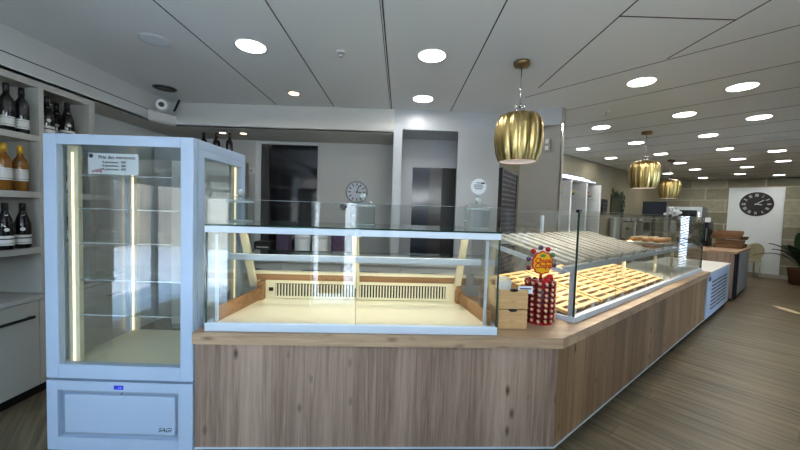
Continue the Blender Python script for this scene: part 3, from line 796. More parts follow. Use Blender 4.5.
# rear well wall, grilles, wooden ledge and sloped wooden side strips
wl = obj('well_wall', box(BM(), .12, 1.60, .585, .60, .03, .16), M['cream'], t)
for x0, x1 in ((.245, .825), (.85, 1.485)):
    g = obj('vent_grille', box(BM(), x0, x1, .580, .586, .045, .143), M['darkbrown'], t)
    b = BM(); n = int((x1-x0)/.021)
    for i in range(n): box(b, x0+.004+i*(x1-x0)/n, x0+.013+i*(x1-x0)/n, .572, .581, .05, .138)
    box(b, x0, x1, .572, .581, .143, .152); box(b, x0, x1, .572, .581, .036, .05)
    obj('grille_slats', b, M['cream'], g)
obj('switch', box(BM(), .20, .23, .578, .585, .085, .11), M['black'], t)
b = BM(); box(b, .08, 1.64, .60, .64, .15, .205); obj('rear_ledge', b, M['brownwood'], t)
obj('rear_ledge_edge', box(BM(), .08, 1.64, .595, .645, .205, .222), M['cream'], t)
for s, x0, x1 in ((1, X0+.02, .145), (-1, X1-.02, 1.585)):
    b = BM(); prism(b, [(x0, .06), (x0+.016*s, .06), (x1+.016*s, .585), (x1, .585)], .03, .115)
    prism(b, [(x1-.01*s, .53), (x1+.03*s, .53), (x1+.03*s, .60), (x1-.01*s, .60)], .03, .16)
    obj('side_board', b, M['brownwood'], t)

# glass jars on top of the case
def jar(p, label, sign=False):
    t = thing('glass_jar', label, 'jar', p, YF, 'lidded glass jars on the pastry case')
    b = BM()
    lathe(b, [(.074, 0), (.08, .006), (.08, .125)], 28, closed=False)
    obj('jar_body', b, M['jarglass'], t)
    b = BM(); lathe(b, [(.078, .004), (.0, .006)], 28, closed=False); obj('jar_bottom', b, M['shelfglass'], t)
    b = BM()
    lathe(b, [(.0815, .122), (.084, .128), (.0815, .134)], 28, closed=False); lathe(b, [(.0755, .0), (.0825, .003), (.0805, .01)], 28, closed=False)
    obj('jar_rim', b, M['rim'], t)
    ld = obj('lid', lathe(BM(), [(.086, .134), (.088, .14), (.082, .148), (.05, .16), (.02, .166)], 28, closed=False), M['jarglass'], t)
    b = BM(); ball(b, (0, 0, .187), .021); lathe(b, [(.011, .16), (.009, .172)], 12); obj('knob', b, M['rim'], ld)
    if sign:
        c = thing('round_price_card', 'small round card on a stick in the right-hand jar lid', 'sign', (p[0], p[1], p[2]+.208), YF)
        obj('stick', tube(BM(), [(0, 0, 0), (0, 0, .02)], .003, 6), M['rim'], c)
        d = obj('disc', lathe(BM(), [(.052, 0), (.052, .003)], 28, M4=Matrix.Translation((0, 0, .068)) @ Matrix.Rotation(PI/2, 4, 'X')), M['paper'], c)
        b = BM()
        for i, (w_, z) in enumerate(((.03, .092), (.06, .078), (.064, .066), (.05, .054))): 
            for k in range(int(w_/.008)): box(b, -w_/2+k*.008, -w_/2+k*.008+.0055, -.005, -.0035, z-.003, z+.003)
        box(b, .012, .04, -.005, -.0035, .086, .096, M4=Matrix.Translation((0, 0, 0)))
        obj('writing', b, M['ink'], d)
JZ = TZ+H+.008
jar(Fp(.09, .35, JZ), 'lidded glass jar on the pastry case, next to the fridge')
jar(Fp(.875, .37, JZ), 'lidded glass jar on the pastry case, in front of the wall clock')
jar(Fp(1.63, .33, JZ), 'lidded glass jar at the right end of the pastry case, carrying a round card', True)
t = thing('tag_clip', 'tiny black clip on the glass screen in front of the middle jar', 'clip', Fp(.79, .0145, TZ+H+.115), YF)
obj('clip_body', box(BM(), -.018, .018, -.008, .008, 0, .02, .003), M['black'], t); obj('clip_jaw', box(BM(), -.012, .012, -.01, -.004, -.012, .002), M['black'], t)

# ------------------------------------------------------------------ crates and lollipop stand at the corner
def crate(p, label):
    t = thing('wooden_crate', label, 'crate', p, YF, 'stacked pine crates')
    w, d, h = .175, .30, .118
    obj('front_board', box(BM(), 0, w, 0, .012, .003, h, .002), M['crate'], t)
    obj('back_board', box(BM(), 0, w, d-.012, d, .003, h, .002), M['crate'], t)
    obj('side_board', box(BM(), 0, .01, .012, d-.012, .003, h), M['crate'], t); obj('side_board', box(BM(), w-.01, w, .012, d-.012, .003, h), M['crate'], t)
    obj('bottom_board', box(BM(), .01, w-.01, .012, d-.012, 0, .01), M['crate'], t)
    b = BM(); lathe(b, [(.026, 0), (.026, .0135)], 16, M4=Matrix.Translation((w/2, .0125, h-.002)) @ Matrix.Rotation(PI/2, 4, 'X') @ Matrix.Diagonal((1, .35, 1, 1)))
    obj('hand_hole', b, M['black'], t)
    return t
c = crate(Fp(1.72, .10, TZ), 'lower of two stacked pine crates between the glass case and the lollipop stand')
dup(c, Fp(1.72, .10, TZ+.121), YF, 'upper of two stacked pine crates, open, left of the lollipop stand')
t = thing('paper_bag', 'crumpled kraft paper bag poking out of the upper crate', 'paper bag', Fp(1.79, .24, TZ+.133), YF)
b = BM(); lathe(b, [(.05, 0), (.058, .04), (.05, .10), (.056, .14)], 12, lobes=5, amp=.15); obj('bag', b, M['label'], t)
obj('bag_fold', lathe(BM(), [(.052, .138), (.045, .15), (.05, .155)], 12, lobes=5, amp=.2, closed=False), M['cream'], t)
t = thing('price_card', 'small white card with purple print, clipped to the upper crate beside the lollipops', 'sign', Fp(1.885, .12, TZ+.215), YF)
obj('card', box(BM(), -.045, .045, -.001, .001, 0, .045), M['paper'], t)
b = BM(); box(b, -.035, .035, -.002, -.001, .026, .034); box(b, -.03, .02, -.002, -.001, .012, .018); obj('print', b, M['purple'], t)
obj('clip', box(BM(), -.01, .01, -.003, .006, -.012, .006), M['chrome'], t)

LP = Vector((.925, 2.165, TZ))
t = thing('lollipop_stand', 'red drum stand packed with lollipops, yellow flower-shaped sign on top', 'display stand', LP, .25)
obj('drum', lathe(BM(), [(.07, 0), (.072, .01), (.072, .25), (.06, .265)], 32), M['drum'], t)
obj('drum_base', lathe(BM(), [(.085, 0), (.085, .012), (.07, .014)], 32), M['red'], t)
b = BM()
for i in range(3): lathe(b, [(.071, .27+.0), (.05, .275)], 24, closed=False)
obj('collar', b, M['red'], t)
sp_ = obj('sign_post', tube(BM(), [(0, 0, .26), (0, 0, .335)], .008, 8), M['red'], t)
R = Matrix.Translation((0, -.01, .385)) @ Matrix.Rotation(PI/2, 4, 'X')
sgn = obj('sign_board', lathe(BM(), [(.078, -.004), (.078, .002)], 64, M4=R, lobes=10, amp=.10), M['signred'], t)
obj('sign_flower', lathe(BM(), [(.069, .002), (.069, .0045)], 64, M4=R, lobes=10, amp=.10), M['yellow'], sgn)
text('lettering', 'Chupa', .046, (0, -.0158, .400), M['signred'], sgn, shear=.15, bold=.0012)
text('lettering', 'Chups', .046, (0, -.0158, .366), M['signred'], sgn, shear=.15, bold=.0012)
b = BM(); lathe(b, [(.022, .0045), (.021, .006)], 16, M4=Matrix.Translation((0, 0, .047)) @ R @ Matrix.Diagonal((1, .45, 1, 1))); obj('sign_leaf', b, M['green'], sgn)
b = BM()
for i in range(4): ball(b, (random.uniform(-.03, .03), -.055, .24+.02*i), .02, 10, 7)
bar(b, (-.01, -.06, .2), (.0, -.05, .3), .03, .008); obj('ribbon', b, M['red'], t)
# lollipops: ball in printed wrapper, twisted skirt and stick, packed into the drum
b = BM(); ball(b, (0, 0, 0), .0152, 12, 8)
lol = obj('lollipop', b, M['lolly'])
tag(lol, 'round lollipop in red and cream wrapper packed around the drum stand', 'lollipop', 'lollipops packed around the drum')
obj('twist', lathe(BM(), [(.004, 0), (.009, .012), (.006, .013)], 8, M4=Matrix.Translation((-.014, 0, 0)) @ Matrix.Rotation(-PI/2, 4, 'Y'), closed=False), M['red'], lol)
first = True
for r in range(8):
    for k in range(14):
        a = 2*PI*k/14 + .25
        rad = .0865
        p = LP+Vector((rad*math.cos(a), rad*math.sin(a), .026+r*.0335))
        if first: o = lol; first = False; o.location = p; o.rotation_euler = (0, random.uniform(-.3, .3), a)
        else:
            o = dup(lol, p); o.rotation_euler = (0, random.uniform(-.25, .25), a)
cols = ['lolly', 'purple', 'red', 'purple', 'red', 'green', 'purple']
names = ['cream and red', 'dark purple', 'red', 'deep purple', 'bright red', 'green', 'violet']
for i, a in enumerate((200, 165, 130, 95, 62, 30, 350)):
    ar = math.radians(a); rr = .098
    p = LP+Vector((rr*math.cos(ar)*math.cos(.25), rr*math.cos(ar)*math.sin(.25), .385+rr*math.sin(ar)))
    o = obj('lollipop', ball(BM(), (0, 0, 0), .0165, 12, 8), M[cols[i]]); o.location = p
    tag(o, f'{names[i]} lollipop on the yellow flower sign, {nth[i] if i < 6 else "seventh"} going round it', 'lollipop', 'lollipops round the flower sign')
    st = obj('stick', tube(BM(), [(0, 0, 0), (-math.cos(ar)*.05, .004, -math.sin(ar)*.05)], .002, 6), M['label'], o)

# ------------------------------------------------------------------ side tray case
t = thing('bread_tray_case', 'long glass bread case with slatted trays on the side counter', 'display case', W(0, 0, TZ), YC)
S0, S1, N0, N1 = .315, 4.12, .06, .825
GH = .728
b = BM(); box(b, S0, S1, N0-.008, N0+.03, 0, .038, .003); box(b, S0, S0+.025, N0+.03, N1, 0, .03); box(b, S1-.025, S1, N0+.03, N1, 0, .03)
obj('base_rail', b, M['alu'], t)
obj('deck', box(BM(), S0+.025, S1-.025, N0+.03, N1, .006, .018), M['wickerd'], t)
for s in (S0+.03, 1.405, 2.51): obj('tray_support', prism(BM(), [(N0+.10, .018), (N0+.72, .018), (N0+.72, .018+.135), (N0+.71, .018+.135)], 0, .012, M4=Matrix(((0, 0, 1, s), (1, 0, 0, 0), (0, 1, 0, 0), (0, 0, 0, 1)))), M['brownwood'], t)
cuts = [S0, 1.03, 1.75, 2.45, 3.12, S1]
for a, c in zip(cuts, cuts[1:]):
    g = obj('front_glass', sheet(a+.001, c-.001, N0+.002, N0+.008, .038, GH), M['glass2'], t)
    if a == S0: obj('pane_edge', box(BM(), a+.001, a+.006, N0+.001, N0+.009, .038, GH), M['glassedge'], g)
    else: obj('pane_seam', box(BM(), a-.0008, a+.0008, N0+.002, N0+.004, .038, GH), M['steel'], g)
    obj('pane_edge', box(BM(), a+.002, c-.002, N0+.001, N0+.009, GH, GH+.0015), M['rim'], g)
for s in (S0, S1-.006):
    g = obj('side_glass', box(BM(), s, s+.006, N0+.01, N1, .03, GH), M['glass2'], t)
    obj('pane_edge', box(BM(), s-.001, s+.007, N0-.001, N0+.009, .038, GH), M['glassedge'], g)
obj('glass_clip', box(BM(), S0-.018, S0+.03, N0-.006, N0+.016, GH-.012, GH+.008, .003), M['black'], t)
obj('glass_clip', box(BM(), 2.44, 2.47, N0-.006, N0+.016, GH-.012, GH+.008, .003), M['black'], t)
g = obj('top_glass', box(BM(), 1.75, S1, .42, N1, GH-.04, GH-.032), M['shelfglass'], t)
obj('pane_edge', box(BM(), 1.75, S1, .416, .42, GH-.04, GH-.032), M['rim'], g)
# sloping shelf frame: front rail low, rear rail high
ZF, ZB = .325, .475
NFr, NBk = .15, .785
fr = obj('shelf_frame', BM(), M['alu'], t)
b = BM(); box(b, S0+.02, S1-.02, NFr-.02, NFr+.012, ZF-.012, ZF+.03, .003); box(b, S0+.02, 2.24, NBk-.01, NBk+.012, ZB-.04, ZB+.012)
b.to_mesh(fr.data); b.free()
for s in (S0+.02, 1.25, 2.2):
    b = BM(); bar(b, (s, NFr, ZF-.005), (s, NBk, ZB-.02), .028, .035); obj('shelf_arm', b, M['alu'], t)
for s in (.8875, 1.9875, 3.05, 3.8): obj('shelf_post', box(BM(), s-.012, s+.012, .30, .325, .018, ZF+.02), M['cream'], t)
obj('corner_post', box(BM(), S0+.006, S0+.03, N0+.018, N0+.044, .03, ZF+.02), M['alu'], t)
obj('corner_post', box(BM(), S0+.006, S0+.03, .77, .796, .03, ZB), M['cream'], t)
for s in (1.25, 2.2, 3.15, 3.95): obj('rear_post', box(BM(), s-.014, s+.014, .798, .82, .018, GH-.04), M['alu'], t)
g = obj('flat_shelf', box(BM(), 2.25, S1-.02, NFr+.02, .77, .36, .368), M['shelfglass'], t)
obj('shelf_edge', box(BM(), 2.25, S1-.02, NFr+.014, NFr+.02, .356, .37), M['alu'], g)
obj('deck_liner', box(BM(), 2.56, S1-.03, N0+.04, .79, .018, .03), M['shelfw'], t)
obj('light_strip', box(BM(), S0+.04, S1-.04, NFr+.02, NFr+.03, ZF-.018, ZF-.008), M['led'], t)
# slatted trays
def tray(name, label, p, tilt, L_, D_, mat, group, along):
    """along='s': slats run the length of the case over wide cross boards; 'n': slats run front to back"""
    t = thing(name, label, 'bread tray', p, YC, group)
    R = Matrix.Rotation(tilt, 4, 'X')
    fr = obj('tray_frame', BM(), mat, t)
    b = BM()
    if along == 's':
        for x in (0, L_/2-.02, L_-.04): box(b, x, x+.04, 0, D_, .0, .020, M4=R)
    else:
        for y in (0, D_/3-.012, 2*D_/3-.012, D_-.025): box(b, 0, L_, y, y+.025, 0, .012, M4=R)
    b.to_mesh(fr.data); b.free()
    if along == 's':
        n = int(D_/.056)
        for i in range(n):
            y = .004+i*(D_-.034)/(n-1)
            obj('slat', box(BM(), 0, L_, y, y+.03, .012, .022, M4=R), mat, fr)
    else:
        n = int(L_/.10)
        for i in range(n):
            x = i*(L_-.066)/(n-1)
            obj('slat', box(BM(), x, x+.066, 0, D_, .012, .022, M4=R), mat, fr)
    return t
cnt = ['first', 'second', 'third', 'fourth', 'fifth', 'sixth']
tl = math.atan2(ZB-ZF, NBk-NFr); DL = math.hypot(ZB-ZF, NBk-NFr)-.02
lowtilt = math.radians(11)
lo = up = None
for i in range(4):
    lb = f'warm-lit slatted wooden tray on the case floor, {cnt[i]} counting from the lollipop stand'
    p = W(S0+.04+i*.55, N0+.06, TZ+.032)
    lo = tray('slatted_tray', lb, p, lowtilt, .515, .66, M['slat'], 'slatted trays on the case floor', 's') if i == 0 else lo
    if i: dup(lo, p, YC, lb)
for i in range(3):
    lb = f'pale slatted wooden tray on the sloping upper shelf, {cnt[i]} counting from the lollipop stand'
    p = W(S0+.05+i*.625, NFr+.01, TZ+ZF+.032)
    up = tray('slatted_tray', lb, p, tl, .60, DL, M['slatp'], 'slatted trays on the upper shelf', 'n') if i == 0 else up
    if i: dup(up, p, YC, lb)
# price-tag holders along upper and lower front edges
def holder(p, label, group):
    t = thing('price_tag_holder', label, 'price tag holder', p, YC, group)
    obj('clip', box(BM(), -.02, .02, -.006, .008, 0, .016, .002), M['rim'], t)
    obj('tag', box(BM(), -.028, .028, -.004, -.0025, .014, .05), M['paper'] if group.endswith('floor') else M['jarglass'], t)
    return t
h1 = h2 = None
for i in range(10):
    lb = 'small clear price-tag holder on the front rail of the sloping upper shelf'
    p = W(.72+i*.31, NFr-.012, TZ+ZF+.03)
    if i == 0: h1 = holder(p, lb, 'tag holders on the upper rail')
    else: dup(h1, p, YC)
for i in range(9):
    lb = 'small pale price tag at the front edge of the case floor trays'
    p = W(.42+i*.3, N0+.045, TZ+(.018 if i < 7 else .03))
    if i == 0: h2 = holder(p, lb, 'price tags along the case floor')
    else: dup(h2, p, YC)
# far end of the upper shelf: a board of golden pastries
tb = thing('pastry_board', 'wooden board of golden pastries on the glass shelf at the far end of the case', 'board', W(3.15, .26, TZ+.372), YC)
obj('board', box(BM(), 0, .62, 0, .42, 0, .014, .004), M['slatp'], tb)
b = BM(); box(b, 0, .62, 0, .012, .014, .026); obj('board_lip', b, M['crate'], tb)
b = BM(); box(b, 0, .62, .408, .42, .014, .026); obj('board_lip', b, M['crate'], tb)
pz = None
for i in range(12):
    p = W(3.15+.08+(i % 4)*.15, .26+.09+(i//4)*.125, TZ+.387)
    if pz is None:
        bm_ = BM(); ball(bm_, (0, 0, .028), .052, 14, 9, sc=(1.15, .75, .6))
        pz = obj('pastry', bm_, M['bread']); pz.location = p
        tag(pz, 'golden brown pastry on the wooden board at the far end of the case', 'pastry', 'pastries on the far board')
        bm_ = BM()
        for k in (-1, 0, 1): ball(bm_, (.03*k, 0, .052), .014, 8, 6, sc=(.5, 2.0, .6))
        obj('glaze', bm_, M['cream'], pz)
    else:
        o = dup(pz, p); o.rotation_euler = (0, 0, YC+random.uniform(-.5, .5))

# ------------------------------------------------------------------ beyond the tray case: chiller, end counter
t = thing('chiller_unit', 'low white chiller with slotted ventilation grille beyond the tray case', 'refrigerator', W(4.2, 0, 0), YC)
Lc = 1.82
obj('body', box(BM(), 0, Lc, .012, .85, .06, .70), M['white'], t)
obj('front_panel', box(BM(), 0, Lc, -.006, .012, .08, .70, .004), M['fridge'], t)
b = BM()
for r in range(8):
    for k in range(3):
        x0 = .30+k*.43
        box(b, x0, x0+.38, -.0085, -.004, .17+r*.055, .192+r*.055)
obj('grille_slots', b, M['black'], t)
obj('control_display', box(BM(), .06, .20, -.01, -.004, .60, .655, .002), M['black'], t)
obj('top', box(BM(), 0, Lc, -.01, .85, .70, .725, .003), M['label'], t)
obj('plinth', box(BM(), .02, Lc-.02, .04, .8, 0, .06), M['black'], t)
t = thing('end_counter', 'pale grey end counter carrying wicker baskets, farthest along the aisle', 'counter', W(6.45, 0, 0), YC)
obj('side_panel', box(BM(), 0, .03, -.005, .85, .05, .855), M['oak'], t)
obj('door', box(BM(), .36, 1.86, -.02, 0, .05, .845, .004), M['fridge'], t)
obj('dark_edge', box(BM(), 0.0, .34, -.03, -.005, .05, .855), M['darkmatt'], t, 'dark blue narrow upright beside the door')
obj('body', box(BM(), .03, 1.86, 0, .85, .05, .855), M['shelfw'], t)
obj('worktop', box(BM(), -.02, 1.9, -.04, .9, .855, .89, .004), M['oaktop'], t)
obj('plinth', box(BM(), .03, 1.84, .05, .8, 0, .05), M['black'], t)
def basket(p, rz, label, tilt=0):
    t = thing('wicker_tray', label, 'basket', p, rz, 'wicker trays on the end counter')
    R = Matrix.Rotation(tilt, 4, 'Y')
    obj('tray_base', box(BM(), -.34, .34, -.2, .2, 0, .012, M4=R), M['wickerd'], t)
    b = BM()
    for k in range(4):
        z = .012+k*.016; e = .004*k
        pts = [(-.34-e, -.2-e, z), (.34+e, -.2-e, z), (.34+e, .2+e, z), (-.34-e, .2+e, z), (-.34-e, -.2-e, z)]
        for p0, p1 in zip(pts, pts[1:]): tube(b, [R @ Vector(p0), R @ Vector(p1)], .009, 6)
    obj('woven_rim', b, M['wicker'], t)
    return t
basket(W(7.85, .22, .892), YC, 'lowest wicker tray of the stack on the end counter')
basket(W(7.89, .23, .965), YC+.08, 'second wicker tray from the bottom of the stack on the end counter')
basket(W(7.83, .24, 1.06), YC-.1, 'third wicker tray of the stack on the end counter, slightly tipped', .03)
basket(W(7.8, .25, 1.15), YC+.1, 'topmost wicker tray on the stack, tipped', -.03)

t = thing('drinks_cooler', 'small dark glass-door cooler on the end counter behind the wicker trays', 'cooler', W(7.45, .52, .892), YC)
obj('case', box(BM(), 0, .5, 0, .26, 0, .50, .006), M['black'], t)
d = obj('door', box(BM(), -.012, 0, .01, .25, .03, .48, .002), M['darkglass'], t)
obj('handle', box(BM(), -.025, -.012, .02, .035, .12, .38), M['steel'], d)
t = thing('white_notice', 'small white notice standing on the dark cooler', 'sign', W(7.5, .56, 1.395), YC-PI/2)
obj('card', box(BM(), -.06, .06, -.002, .002, 0, .10), M['paper'], t); obj('stand', box(BM(), -.02, .02, -.02, .03, 0, .006), M['chrome'], t)

# rear work line behind the tray case
t = thing('rear_counter', 'beige rear work counter behind the tray case, under the oven', 'counter', W(5.62, 1.45, 0), YC)
obj('carcass', box(BM(), 0, 2.8, 0, .6, .08, .88), M['wallb'], t)
obj('worktop', box(BM(), -.02, 2.81, -.03, .62, .88, .92, .004), M['shelfw'], t)
for i in range(3):
    d = obj('door', box(BM(), i*.93+.01, i*.93+.92, -.02, 0, .1, .86, .003), M['wallo'], t)
    obj('handle', box(BM(), i*.93+.36, i*.93+.56, -.035, -.02, .79, .81), M['steel'], d)
obj('plinth', box(BM(), .03, 2.77, .06, .55, 0, .08), M['black'], t)
# oven
t = thing('oven', 'grey-framed glass-door bread oven in front of the stone wall', 'oven', W(8.45, .80, 0), YC)
obj('cabinet', box(BM(), .02, .6, 0, .70, .05, 1.74, .006), M['steel'], t)
d = obj('door', box(BM(), -.01, .02, .0, .70, 1.0, 1.74, .004), M['alu'], t)
obj('door_glass', box(BM(), -.016, -.008, .09, .61, 1.08, 1.66), M['darkglass'], d)
obj('handle', tube(BM(), [(-.05, .045, 1.1), (-.05, .045, 1.6)], .012, 8), M['chrome'], d)
obj('control_panel', box(BM(), -.01, .02, 0, .70, .88, .99, .003), M['black'], t)
obj('lower_door', box(BM(), -.008, .02, 0, .70, .08, .86, .003), M['shelfw'], t)
b = BM()
for y in (.04, .5): box(b, .05, .1, y, y+.04, 0, .05)
obj('foot', b, M['black'], t)
t = thing('flower_vase', 'white flower bunch in a vase in front of the oven door', 'vase', W(7.7, 1.16, 1.16), YC)
obj('vase', lathe(BM(), [(.05, 0), (.07, .08), (.045, .2), (.055, .25)], 16), M['white'], t)
b = BM()
for i in range(26): ball(b, (random.gauss(0, .07), random.gauss(0, .07), .40+random.gauss(0, .07)), .035, 7, 5)
obj('flowers', b, M['panelwhite'], t)
t = thing('vase_shelf', 'slim pedestal shelf under the white flower vase', 'pedestal', W(7.7, 1.16, 0), YC)
obj('column', box(BM(), -.06, .06, -.06, .06, 0, 1.13), M['wallb'], t); obj('plate', box(BM(), -.15, .15, -.15, .15, 1.13, 1.16, .004), M['shelfw'], t)
# screen
t = thing('monitor', 'flat dark monitor on a stand behind the tray case, below the far lamps', 'monitor', W(7.8, 1.56, .92), YC+.12)
b = BM(); box(b, .02, .05, -.23, .23, .57, .92, .005); obj('housing', b, M['black'], t)
obj('screen', box(BM(), .014, .021, -.215, .215, .585, .905), M['darkblue'], t)
b = BM(); box(b, .05, .09, -.03, .03, .02, .75); obj('stand', b, M['black'], t)
obj('stand_base', box(BM(), -.06, .2, -.13, .13, 0, .02, .004), M['black'], t)
# coffee machine and boxes under the monitor
t = thing('coffee_machine', 'chrome and black coffee machine on the rear counter below the monitor', 'coffee machine', W(6.9, 1.5, .92), YC)
obj('body', box(BM(), 0, .45, 0, .42, .03, .42, .012), M['chrome'], t); obj('cup_tray', box(BM(), .02, .43, .02, .4, .42, .44), M['black'], t)
b = BM()
for x in (.12, .3): lathe(b, [(.03, 0), (.03, .05)], 14, M4=Matrix.Translation((-.02, x, .24)))
obj('brew_group', b, M['black'], t); obj('drip_tray', box(BM(), -.1, 0, .02, .4, .0, .04), M['black'], t)
cup = thing('cup', 'white cup on the coffee machine, first of the row', 'cup', W(6.98, 1.6, 1.361), YC, 'cups on the coffee machine')
obj('cup_body', lathe(BM(), [(.025, 0), (.04, .03), (.042, .07)], 16, closed=False), M['white'], cup); obj('cup_foot', lathe(BM(), [(.025, 0), (.024, .004)], 12), M['white'], cup)
for i in (1, 2): dup(cup, W(6.98+.0*i, 1.6+.11*i, 1.361), YC, f'white cup on the coffee machine, {cnt[i]} of the row')

# ------------------------------------------------------------------ tall shelving with flowers
t = thing('tall_shelving', 'tall white shelving with upright fins and glass shelves behind the tray case', 'shelf unit', W(2.95, 1.55, 0), YC)
SL = 1.68
obj('back_panel', box(BM(), 0, SL, .40, .42, 0, 2.2), M['shelfback'], t)
for x in (0, .50, 1.07, 1.62):
    obj('upright', box(BM(), x, x+.05, 0, .40, 0, 2.0), M['white'], t)
for z in (1.05, 1.72):
    for x0, x1 in ((.05, .50), (.55, 1.07), (1.12, 1.62)):
        obj('glass_shelf', box(BM(), x0, x1, .02, .39, z, z+.012), M['shelfglass'] if z > 1.5 else M['white'], t)
tp = obj('top_panel', box(BM(), 0, SL, .1, .40, 2.0, 2.03), M['shelfback'], t)
for i, y in enumerate((.10, .20, .30)): obj('light_strip', box(BM(), 0, SL, y, y+.012, 2.045+.045*i, 2.053+.045*i), M['ledw'], tp)
for i, (x, c, lb) in enumerate(((.25, 'pink', 'small pink and white flower pot on the glass shelf, left compartment'),
                   (.78, 'flowery', 'small yellow-white flower pot on the glass shelf, middle compartment'), (1.34, 'orange', 'small orange flower pot on the glass shelf, right compartment'))):
    p = W(2.95+x, 1.55+.14, 1.733)
    f = thing('flower_pot', lb, 'flower pot', p, YC)
    obj('pot', lathe(BM(), [(.035, 0), (.045, .06)], 14), M['wickerd'], f)
    b = BM()
    for k in range(14): ball(b, (random.gauss(0, .05), random.gauss(0, .03), .11+random.gauss(0, .03)), .024, 7, 5)
    obj('blossoms', b, M[c], f)
    b = BM()
    for k in range(8): ball(b, (random.gauss(0, .06), random.gauss(0, .04), .07+random.gauss(0, .015)), .03, 6, 4, sc=(1, 1, .4))
    obj('leaves', b, M['leaf'], f)
jr = None
for i in range(9):
    p = W(2.95+.14+.55*(i//3)+.14*(i % 3), 1.55+.15, 1.063)
    lb = f'dark jar low in the tall shelving, {["left", "middle", "right"][i % 3]} one in the {["left", "middle", "right"][i//3]} compartment'
    if jr is None:
        jr = thing('preserve_jar', lb, 'jar', p, YC, 'dark jars on the tall shelving')
        obj('jar_body', lathe(BM(), [(.045, 0), (.05, .01), (.05, .09), (.04, .105)], 16), M['bottle'], jr); obj('lid', lathe(BM(), [(.044, .105), (.044, .125)], 16), M['chrome'], jr)
    else: dup(jr, p, YC, lb)

# pictures on the olive wall
t = thing('wall_panel', 'small black framed panel on the olive wall right of the tall shelving', 'picture', W(6.27, 2.1, 1.66), YC)
obj('frame', box(BM(), -.14, .14, -.025, 0, -.17, .17, .004), M['black'], t)
b = BM()
for k in range(3): box(b, -.09, .06-.03*k, -.0275, -.0255, .07-.08*k, .085-.08*k)
obj('writing', b, M['steel'], t)
t = thing('foliage_picture', 'square picture framed with dark dried foliage on the olive wall', 'picture', W(7.0, 2.1, 1.72), YC)
obj('picture_board', box(BM(), -.36, .30, -.03, 0, -.22, .24), M['wreath'], t)
b = BM()
for k in range(90):
    u = random.random(); x, z = random.choice(((-.36+.7*u, .24), (.32, -.3+.55*u), (.34, -.2+.45*u)))
    ball(b, (x+random.gauss(0, .05), -.04, z+random.gauss(0, .05)), .035, 6, 4, sc=(1, .5, .6))
obj('dried_foliage', b, M['leaf'], t)
t = thing('grey_cabinet', 'plain grey cabinet below the foliage picture by the olive wall', 'cabinet', W(6.55, 1.95, .92), YC)
obj('body', box(BM(), 0, .95, .0, .10, 0, .50), M['wallb'], t); obj('door_line', box(BM(), .47, .48, -.002, 0, 0.02, .48), M['black'], t)

# chalkboard in the gap beside the grey pillar
pa, pb_ = Vector((1.24, 4.15, 0)), Vector((1.62, 4.75, 0))
ang = math.atan2((pb_-pa).y, (pb_-pa).x)
t = thing('menu_chalkboard', 'tall dark chalkboard menu leaning beside the grey pillar', 'menu board', pa, ang)
L_ = (pb_-pa).length
obj('board', box(BM(), 0, L_, 0, .03, .6, 1.98), M['chalk'], t)
b = BM(); box(b, -.03, 0, -.01, .04, 0, 2.0); box(b, L_, L_+.03, -.01, .04, 0, 2.0); box(b, 0, L_, -.01, .04, 1.98, 2.01); box(b, 0, L_, -.01, .04, .56, .6)
obj('frame', b, M['darkbrown'], t)
# plate with white squares standing in for two small bright spots
v = Vector((1.45-1.72, 3.98-3.61, 0)).normalized()
t = thing('spot_plate', 'small plate with two pale spots high on the taupe partition', 'switch', Vector((1.575, 3.66, 2.2))-Vector((.02, .015, 0)), math.atan2(v.y, v.x)+PI)
obj('plate', box(BM(), -.03, .03, -.006, 0.006, -.07, .07, .003), M['wallb'], t)
for z in (.035, -.035): obj('pale_square', box(BM(), -.018, .018, -.011, -.006, z-.022, z+.022, .002), M['white'], t)

# ------------------------------------------------------------------ far wall: clock, chair, plant
t = thing('wall_clock', 'large round black wall clock with Roman numerals on the white panel', 'clock', W(10.96, .145, 1.897), YC-PI/2)
R = Matrix.Rotation(PI/2, 4, 'X')
CR = .315
obj('face', lathe(BM(), [(CR-.02, 0), (CR-.02, .02)], 56, M4=R), M['black'], t)
obj('rim', lathe(BM(), [(CR-.02, .0), (CR, .0), (CR, .025), (CR-.01, .03), (CR-.02, .021)], 56, M4=R, closed=False), M['darkbrown'], t)
for i, s in enumerate(('XII', 'I', 'II', 'III', 'IIII', 'V', 'VI', 'VII', 'VIII', 'IX', 'X', 'XI')):
    a = i*PI/6
    o = text('numeral', s, .105, (math.sin(a)*.228, -.022, math.cos(a)*.228), M['clockw'], t, rot=(PI/2, a, 0), sx=.55, bold=.0012)
b = BM(); lathe(b, [(.135, .0205), (.14, .0215)], 40, M4=R, closed=False); obj('inner_ring', b, M['darkbrown'], t)
b = BM(); box(b, -.007, .007, -.03, -.027, -.03, .17, M4=Matrix.Rotation(.9, 4, 'Y')); obj('minute_hand', b, M['clockw'], t)
b = BM(); box(b, -.008, .008, -.034, -.031, -.03, .11, M4=Matrix.Rotation(1.75, 4, 'Y')); obj('hour_hand', b, M['clockw'], t)

